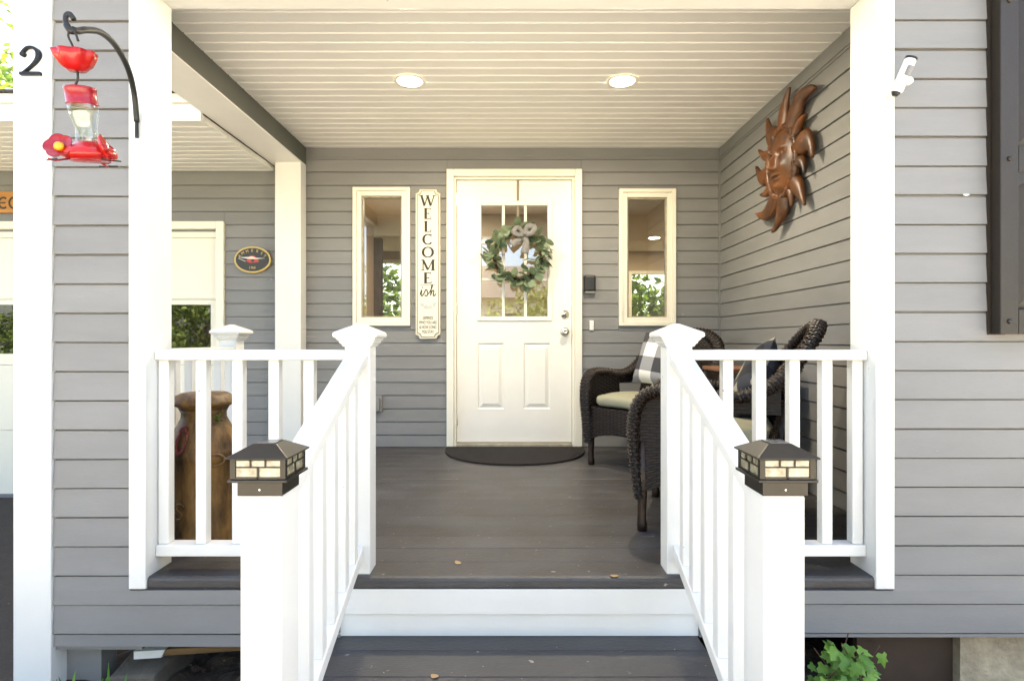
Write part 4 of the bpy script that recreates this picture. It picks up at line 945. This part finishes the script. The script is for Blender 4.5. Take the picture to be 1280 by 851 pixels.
# ------------------------------------------------------------------ wreath on the door
WC = V(0.046, DY - 0.045, 0.655); rw = random.Random(11)
t = thing('door_wreath', 'round eucalyptus leaf wreath with grey bow hanging on the door', 'wreath', (WC.x, WC.y, WC.z - 0.26))
for k in range(7):
    ph = rw.uniform(0, 6.28); fq = rw.choice((3, 4, 5)); pts = []
    for i in range(73):
        a = 2 * math.pi * i / 72; r_ = 0.182 + 0.012 * math.sin(fq * a + ph); pts.append(WC + V(r_ * math.cos(a), 0.012 * math.cos(fq * a + ph), r_ * math.sin(a)))
    MB().tube(pts, 0.0065, 6, cap=False).build('vine', 'vine', t, smooth=True)
lm = MB()
def leaf_shape(mb, L, Wd, cup=0.15, n=5):
    k = len(mb.v)
    for i in range(n + 1):
        u = i / n; wv = Wd * math.sin(math.pi * (u * 0.93 + 0.035)) ** 0.65
        for s in (-1, 0, 1): mb.v.append(V(s * wv, cup * L * (u * (1 - u)) - (0.10 * wv if s == 0 else 0), u * L))
    for i in range(n):
        for j in range(2): a = k + i * 3 + j; mb.f.append((a, a + 1, a + 4, a + 3))
    return mb
leafmesh = leaf_shape(MB(), 0.066, 0.029).mesh('leaf', smooth=True); leafmesh.materials.append(MATS['leaf_wreath'])
def put_leaf(me, parent, p, q, s):
    o = bpy.data.objects.new('leaf', me); col.objects.link(o); o.parent = parent
    o.location = p + V(0, 0, H) - base(parent); o.rotation_euler = q.to_euler(); o.scale = (s, s, s); return o
for i in range(235):
    a = rw.uniform(0, 6.283)
    if 2.45 < a < 2.85 and rw.random() < 0.6: continue
    if 3.4 < a < 3.9 and rw.random() < 0.5: continue
    rr = 0.182 + rw.gauss(0.004, 0.026); p = WC + V(rr * math.cos(a), rw.uniform(-0.045, 0.0), rr * math.sin(a))
    out = V(math.cos(a), 0, math.sin(a)); tan = V(-math.sin(a), 0, math.cos(a))
    dr = (out * rw.gauss(0.25, 0.7) + tan * rw.gauss(-0.5, 0.7) + V(0, rw.uniform(-0.7, 0.1), 0)).normalized()
    q = dr.to_track_quat('Z', 'Y') @ Euler((0, 0, rw.gauss(0, 0.6))).to_quaternion(); put_leaf(leafmesh, t, p, q, rw.uniform(0.6, 1.3))
def strip(pts, ws, m_, par, name):
    mb = MB(); pts = [Vector(p) for p in pts]
    P = spline(pts, 6); n = len(P)
    vs = []
    for i, p in enumerate(P):
        tg = (P[min(i + 1, n - 1)] - P[max(i - 1, 0)]).normalized(); sd = tg.cross(V(0, 1, 0)); sd = sd.normalized() if sd.length > 1e-4 else V(1, 0, 0)
        f = i / (n - 1); w_ = ws[0] + (ws[1] - ws[0]) * f; vs += [p - sd * w_ / 2, p + sd * w_ / 2]
    mb.add(vs, [(2 * i, 2 * i + 1, 2 * i + 3, 2 * i + 2) for i in range(n - 1)]); o = mb.build(name, m_, par, smooth=True)
    md = o.modifiers.new('solid', 'SOLIDIFY'); md.thickness = 0.002; return o
bc = WC + V(0.050, -0.062, 0.155)
strip([bc, bc + V(-0.05, -0.02, 0.045), bc + V(-0.085, -0.03, 0.015), bc + V(-0.05, -0.035, -0.01), bc + V(0, -0.012, 0)], (0.035, 0.035), 'ribbon', t, 'bow_loop')
strip([bc, bc + V(0.025, -0.02, 0.055), bc + V(0.075, -0.03, 0.045), bc + V(0.05, -0.035, 0.0), bc + V(0, -0.012, 0)], (0.04, 0.04), 'ribbon', t, 'bow_loop')
strip([bc, bc + V(-0.045, -0.015, -0.045), bc + V(-0.10, -0.01, -0.085)], (0.025, 0.055), 'ribbon', t, 'bow_tail')
strip([bc, bc + V(0.012, -0.02, -0.07), bc + V(-0.002, -0.012, -0.15)], (0.03, 0.065), 'ribbon', t, 'bow_tail')
MB().lathe([(0.004, -0.016), (0.017, -0.008), (0.018, 0.008), (0.004, 0.016)], 12, bc + V(0, -0.015, 0)).build('bow_knot', 'ribbon', t, smooth=True)
t = thing('wreath_hanger', 'slim bronze strap hooked over the door top holding the wreath', 'hanger', (WC.x, DY - 0.005, 0.82))
MB().box(WC.x - 0.009, WC.x + 0.009, DY - 0.0085, DY - 0.0035, 0.82, DZ1 + 0.0006).build('strap', 'strap', t, bevel=0.001)
MB().tube([(WC.x, DY - 0.009, 0.86), (WC.x, DY - 0.03, 0.826), (WC.x, DY - 0.055, 0.835), (WC.x, DY - 0.058, 0.858)], 0.007, 8).build('hook', 'strap', t, smooth=True)

# ------------------------------------------------------------------ hummingbird feeder on an iron hook
t = thing('feeder_hook', 'black iron arm curving out from the porch column', 'hook', (-1.30, 1.975, 0.70))
p = spline([(-1.298, 1.968, 0.755), (-1.288, 1.94, 0.838), (-1.262, 1.87, 0.892), (-1.226, 1.76, 0.910), (-1.184, 1.64, 0.886), (-1.162, 1.555, 0.848), (-1.159, 1.52, 0.826), (-1.158, 1.50, 0.818)], 7)
MB().tube(p, 0.0088, 10).build('arm', 'black_iron', t, smooth=True)
p = spline([(-1.146, 1.492, 0.812), (-1.153, 1.486, 0.808), (-1.164, 1.486, 0.826), (-1.165, 1.486, 0.846), (-1.156, 1.486, 0.852), (-1.144, 1.486, 0.838)], 6)
MB().tube(p, [0.0085] * 12 + [0.0065] * (len(p) - 12), 8).build('hook_end', 'black_iron', t, smooth=True)
MB().tube([(-1.298, 1.968, 0.70), (-1.298, 1.968, 0.757)], 0.006, 8).build('screw_plate', 'black_iron', t)
FX, FY = -1.150, 1.486
t = thing('bird_feeder', 'red hummingbird feeder with clear waisted bottle hanging from the iron arm', 'bird feeder', (FX, FY, 0.455))
tilt = Matrix.Translation(V(FX, FY, 0.80)) @ Matrix.Rotation(R(-1.0), 4, 'Y') @ Matrix.Rotation(R(11), 4, 'X') @ Matrix.Translation(V(-FX, -FY, -0.80))
def fb(mb, name, m_, smooth=True, par=None): mb.xf(tilt); return mb.build(name, m_, par or t, smooth=smooth)
p = spline([(FX + 0.014, FY, 0.782), (FX + 0.010, FY, 0.800), (FX - 0.002, FY, 0.808), (FX - 0.010, FY, 0.795), (FX - 0.004, FY, 0.775), (FX, FY, 0.757), (FX, FY, 0.70)], 6)
fb(MB().tube(p, 0.0030, 6), 'hanging_wire', 'black_iron')
scal = lambda a, i: 1 + (0.07 * math.cos(8 * a) if i >= 3 else 0)
fb(MB().lathe([(0.010, 0.708), (0.020, 0.708), (0.036, 0.722), (0.045, 0.742), (0.049, 0.757), (0.045, 0.756), (0.041, 0.742), (0.032, 0.728), (0.010, 0.716)], 48, (FX, FY, 0), fn=scal), 'ant_guard', 'red_plastic')
fb(MB().tube(spline([(FX, FY, 0.708), (FX - 0.002, FY, 0.69), (FX - 0.010, FY, 0.672), (FX + 0.012, FY, 0.668)], 5), 0.003, 6), 'swivel_wire', 'black_iron')
fb(MB().lathe([(0.005, 0.670), (0.036, 0.668), (0.038, 0.664), (0.036, 0.660), (0.0355, 0.628), (0.038, 0.625), (0.034, 0.624)], 36, (FX, FY, 0)), 'bottle_cap', 'dark_red')
fb(MB().lathe([(0.0335, 0.632), (0.0345, 0.618), (0.0330, 0.598), (0.0265, 0.575), (0.0245, 0.560), (0.0260, 0.545), (0.0285, 0.520)], 36, (FX, FY, 0), cap=False), 'bottle', 'bottle_glass')
fb(MB().lathe([(0.004, 0.478), (0.045, 0.480), (0.062, 0.490), (0.064, 0.500), (0.056, 0.512), (0.036, 0.524), (0.030, 0.530)], 36, (FX, FY, 0)), 'base', 'red_plastic')
for k, da in enumerate((-118, -26, 100)):
    a = R(da); c = V(FX + 0.050 * math.cos(a) - (0.018 if k == 0 else 0), FY + 0.050 * math.sin(a), 0.508); d = (V(0.10, -0.85, 0.48), V(0.88, 0.35, 0.25), V(-0.3, 0.9, 0.4))[k].normalized()
    mb = MB(); n = 60; Q = d.to_track_quat('Z', 'Y').to_matrix().to_4x4(); mb.lathe([(0.008, 0.0), (0.020, 0.002), (0.031, 0.010), (0.034, 0.016), (0.031, 0.014), (0.018, 0.007), (0.006, 0.006)], n, (0, 0, 0), fn=lambda q, i: 1 + (0.15 * abs(math.sin(2.5 * q)) - 0.07 if 1 < i < 5 else 0)).xf(Matrix.Translation(c) @ Q)
    f_ = fb(mb, 'flower_port', 'dark_red' if k == 0 else 'red_plastic')
    mb = MB().lathe([(0.010, 0.004), (0.0125, 0.012), (0.009, 0.018), (0.002, 0.019)], 18).xf(Matrix.Translation(c) @ Q); mb.xf(tilt); mb.build('flower_centre', 'yellow' if k == 0 else 'red_plastic', f_, smooth=True)
    e = V(math.cos(a), math.sin(a), 0); s_ = V(-math.sin(a), math.cos(a), 0); b_ = V(FX, FY, 0.483)
    fb(MB().tube([b_ + e * 0.05, b_ + e * 0.085 + V(0, 0, -0.008), b_ + e * 0.100 + V(0, 0, -0.004)], 0.0024, 6), 'perch', 'dark_red')
    fb(MB().tube([b_ + e * 0.092 - s_ * 0.024 + V(0, 0, -0.006), b_ + e * 0.092 + s_ * 0.024 + V(0, 0, -0.006)], 0.0024, 6), 'perch_bar', 'black_iron')

# ------------------------------------------------------------------ plants
rv = random.Random(5)
t = thing('ivy_plant', 'bright green ivy plant growing beside the stair post below the siding', 'plant', (1.05, 1.93, -H))
ivy = MB(); k = 0
outl = [(0, 0), (0.35, -0.12), (0.62, 0.10), (0.42, 0.32), (0.60, 0.62), (0.28, 0.60), (0, 1.0), (-0.28, 0.60), (-0.60, 0.62), (-0.42, 0.32), (-0.62, 0.10), (-0.35, -0.12)]
ivy.v = [V(0, -0.004, 0.018)] + [V(x * 0.034, 0.006 * abs(x) * 1.5, z * 0.046) for x, z in outl]; n = len(outl)
ivy.f = [(0, 1 + i, 1 + (i + 1) % n) for i in range(n)]
ivm = ivy.mesh('leaf', smooth=True); ivm.materials.append(MATS['leaf_ivy'])
stems = []
for i in range(24):
    x = 1.06 + rv.gauss(0, 0.06); top = V(1.075 + rv.gauss(0.0, 0.10), 1.86 + rv.uniform(-0.1, 0.06), -1.015 + rv.uniform(-0.12, 0.05))
    if i == 0: top = V(1.10, 1.86, -0.955)
    top.z -= 0.5 * max(0, abs(top.x - 1.09) - 0.05)
    b0 = V(x, 1.92, -H); mid = (b0 + top) / 2 + V(rv.uniform(-.03, .03), -0.03, 0.03); stems.append(spline([b0, mid, top], 6))
    MB().tube(stems[-1], [0.003] * 6 + [0.002] * (len(stems[-1]) - 6), 5).build('stem', 'vine', t, smooth=True)
for sp_ in stems:
    for j in range(9):
        p = sp_[int(len(sp_) * (0.25 + 0.74 * j / 9))] + V(rv.gauss(0, 0.026), rv.gauss(-0.01, 0.022), rv.gauss(0, 0.016))
        d = V(rv.gauss(0.1, 0.7), -0.35 + rv.gauss(0, 0.3), rv.gauss(-0.35, 0.5)).normalized()
        fn_ = V(rv.gauss(0, .3), -1, 0.9); q = d.to_track_quat('Z', 'Y').to_matrix()
        zax = d; yax = -(fn_ - zax * fn_.dot(zax)).normalized(); xax = yax.cross(zax)
        q = Matrix((xax, yax, zax)).transposed().to_quaternion(); put_leaf(ivm, t, p, q, rv.uniform(0.6, 1.3))
# grass blades and rubble under the porch on the milk can side
gb = thing('grass_tuft', 'few green grass blades at the foot of the white corner board', 'grass', (-1.57, 1.97, -1.24))
for i in range(7):
    x = -1.575 + 0.045 * i * rv.uniform(.5, 1); y = 1.98 + rv.uniform(-.02, .03); hgt = rv.uniform(.06, .16)
    a = V(x, y, -1.25); b_ = a + V(rv.uniform(-.03, .03), rv.uniform(-.03, .02), hgt)
    mb = MB().add([a - V(.005, 0, 0), a + V(.005, 0, 0), (a + b_) / 2 + V(.006, -.01, .01), (a + b_) / 2 - V(.006, .01, -.01), b_], [(0, 1, 2, 3), (3, 2, 4)]); mb.build('blade', 'leaf_ivy', gb)
dzp = -0.038
def plankz(q): return [(x, y, z + dzp) for x, y, z in q]
mb = MB().hexa(plankz([(-1.36, 2.06, -1.110), (-0.55, 2.10, -1.078), (-0.55, 2.20, -1.078), (-1.36, 2.16, -1.110), (-1.36, 2.06, -1.086), (-0.55, 2.10, -1.054), (-0.55, 2.20, -1.054), (-1.36, 2.16, -1.086)]))
pl = thing('loose_plank', 'old brown plank with peeling white end lying under the porch', 'plank', (-0.95, 2.1, -1.14)); mb.build('board', 'old_plank', pl, bevel=0.003)
MB().hexa(plankz([(-1.366, 2.054, -1.112), (-1.27, 2.058, -1.108), (-1.24, 2.166, -1.107), (-1.366, 2.162, -1.112), (-1.366, 2.054, -1.084), (-1.255, 2.058, -1.080), (-1.26, 2.166, -1.080), (-1.366, 2.162, -1.084)])).build('peeling_paint', 'white', pl)
mb = MB().hexa([(-1.44, 1.99, -1.27), (-1.25, 2.00, -1.27), (-1.22, 2.22, -1.27), (-1.46, 2.20, -1.27), (-1.42, 2.0, -1.185), (-1.265, 2.01, -1.182), (-1.24, 2.2, -1.152), (-1.43, 2.19, -1.156)])
solo(mb, 'stone_block', 'stone', 'grey stone block propping the old plank under the porch', 'stone', bevel=0.008)
ro = random.Random(8); rub = MB()
for i in range(150):
    p = V(ro.uniform(-1.3, -0.55), ro.uniform(2.05, 2.6), -1.235 + ro.uniform(0, .014)); s = ro.uniform(.005, .018)
    rub.lathe([(s * .4, -s * .4), (s, 0), (s * .5, s * .6)], 5, p, fn=lambda a, i: ro.uniform(.7, 1.3))
o = rub.build('rubble', 'dirt'); o['kind'] = 'stuff'; o['label'] = 'dark soil clods and pebbles scattered under the porch'; o['category'] = 'rubble'
# fallen leaves on the deck and step
for x, y, z, lb in ((-0.19, 2.10, DECK, 'small dry yellow leaf on the deck boards beside the stair post'), (-0.41 + 0.16, 1.765, -1.037, 'curled tan leaf on the dark step tread'), (0.345, 2.0, DECK, 'small tan leaf at the front edge of the deck')):
    mb = leaf_shape(MB(), 0.030, 0.011, 0.3); mb.xf(Matrix.Translation(V(x, y, z + 0.003)) @ Matrix.Rotation(ro.uniform(0, 6), 4, 'Z') @ Matrix.Rotation(R(-84), 4, 'X')); solo(mb, 'fallen_leaf', 'dry_leaf', lb, 'leaf')

# ------------------------------------------------------------------ trees and neighbourhood (behind the garage; in front of the porch they show in the glass)
def foliage(mb, c, rad, n, size, rn, clumps=26):
    cs = [(V(rn.gauss(0, .48) * rad[0], rn.gauss(0, .48) * rad[1], rn.gauss(0, .48) * rad[2]), rn.uniform(.22, .42)) for _ in range(clumps)]
    for i in range(n):
        cc, cr = rn.choice(cs); d = V(rn.gauss(0, 1), rn.gauss(0, 1), rn.gauss(0, 1)).normalized() * cr * rn.uniform(.6, 1.0)
        p = c + cc + V(d.x * rad[0], d.y * rad[1], d.z * rad[2]); q = Euler((rn.uniform(0, 6.3), rn.uniform(0, 6.3), rn.uniform(0, 6.3))).to_matrix(); s = size * rn.uniform(.6, 1.3)
        mb.add([p + q @ V(*k) for k in ((0, 0, -s), (s * .5, s * .1, 0), (0, 0, s), (-s * .5, s * .1, 0))], [(0, 1, 2, 3)])
    return mb
def tree(name, label, x, y, hgt, rad, n, size, m_, seed, cat='tree', group=None, trunk=0.14):
    rn = random.Random(seed); t = thing(name, label, cat, (x, y, -H), group); zc = -H + hgt - rad[2] * 0.95
    pts = [(x, y, -H), (x + .1, y, (-H + zc) / 2), (x, y + .1, zc)]
    tb = MB().tube(spline(pts, 4), [trunk * (1.25 - .6 * i / 8) for i in range(9)], 10)
    for i in range(7):
        a = rn.uniform(0, 6.28); e = V(x, y + .1, zc - rad[2] * .4); tb.tube([e, e + V(math.cos(a) * rad[0] * .6, math.sin(a) * rad[1] * .6, rad[2] * rn.uniform(.3, .9))], [trunk * .5, trunk * .12], 6)
    o = tb.build('trunk', 'bark', t, smooth=True); o['kind'] = 'stuff'
    o = foliage(MB(), V(x, y, zc), rad, n, size, rn).build('crown', m_, t); o['kind'] = 'stuff'; return t
tree('leafy_tree', 'sunlit yellow green tree rising beyond the garage roof', -11.2, 12.0, 7.0, (2.6, 2.4, 2.3), 9000, 0.11, 'leaf_tree', 21)
tw = thing('leafy_branch', 'thin leafy twigs hanging against the blue sky above the garage', 'branch', (-9.8, 10.0, -H)); rn = random.Random(31)
b0 = V(-10.6, 10.2, 6.1)
for ph in range(5):
    e = b0 + V(1.9, -.2 * ph, -0.2 - 0.42 * ph); tp = spline([b0, (b0 + e) / 2 + V(0, 0, .15), e], 8); MB().tube(tp, [0.02 - .017 * i / (len(tp) - 1) for i in range(len(tp))], 5).build('twig', 'bark', tw)
    mb = MB()
    for i in range(26):
        p = tp[rn.randrange(5, len(tp))] + V(rn.gauss(0, .07), rn.gauss(0, .07), rn.gauss(-.03, .07)); q = Euler((rn.uniform(0, 6.3), rn.uniform(0, 6.3), 0)).to_matrix(); s = .07; mb.add([p + q @ V(*k) for k in ((0, 0, -s), (s * .5, 0, 0), (0, 0, s), (-s * .5, 0, 0))], [(0, 1, 2, 3)])
    o = mb.build('leaves', 'leaf_tree', tw); o['kind'] = 'stuff'
MB().tube(spline([(-13.2, 10.6, -H), (-13.0, 10.5, 3.0), (-12.2, 10.4, 5.4), b0], 6), [0.16 - .007 * i for i in range(19)], 8).build('limb', 'bark', tw, smooth=True)
hedge_g = 'garden shrubs facing the porch'
for i, x in enumerate((-6.5, -4.6, -2.9, -1.2, 0.6, 2.3, 4.0, 5.8)):
    tree('garden_shrub', 'dark green rounded garden shrub across the yard, mirrored in the door glass', x, -7.6 - 0.5 * math.sin(i * 2.1), 2.7 + 0.4 * math.sin(i * 1.7), (1.1, 0.9, 1.25), 2600, 0.075, 'leaf_hedge', 40 + i, 'shrub', hedge_g, 0.05)
for i, x in enumerate((-8.6, -10.4, -12.2, -14.2)):
    tree('yard_shrub', 'tall green shrub beside the driveway, mirrored in the garage door panes', x, -7.2 - (i % 2), 3.1, (1.3, 1.1, 1.5), 2600, 0.085, 'leaf_hedge', 90 + i, 'shrub', 'shrubs along the driveway', 0.06)
tree('yard_tree', 'tall green tree across the yard, mirrored in the porch windows', -9.5, -13.0, 7.5, (2.6, 2.4, 2.4), 6000, 0.13, 'leaf_hedge', 61)
tree('yard_tree', 'broad green tree beside the neighbouring house, mirrored in the porch windows', 9.0, -15.0, 6.5, (2.6, 2.4, 2.2), 6000, 0.13, 'leaf_hedge', 62)
nb = thing('neighbour_house', 'pale house with dark gabled roof across the yard, mirrored in the glass', 'house', (0.5, -22, -H))
MB().box(-5.5, 6.5, -27, -21.0, -H, 2.2).build('wall', 'neighbour', nb)
MB().add([(-6, -20.4, 2.2), (7, -20.4, 2.2), (7, -27.6, 2.2), (-6, -27.6, 2.2), (-6, -24, 4.3), (7, -24, 4.3)], [(0, 1, 5, 4), (2, 3, 4, 5), (0, 4, 3), (1, 2, 5), (0, 3, 2, 1)]).build('roof', 'roof', nb)
for x in (-3.6, -0.6, 2.4, 4.6): MB().box(x, x + 1.1, -20.98, -20.93, 0.0, 1.4).build('window', 'black_plastic', nb)
for i, x in enumerate((-3.4, -1.4, 0.6, 2.6, 4.6)):
    tree('back_garden_shrub', 'green shrub behind the house seen through its far window', x, 12.0 + 0.4 * (i % 2), 3.2, (1.4, 0.9, 1.6), 2600, 0.10, 'leaf_hedge', 80 + i, 'shrub', 'shrubs behind the house', 0.06)
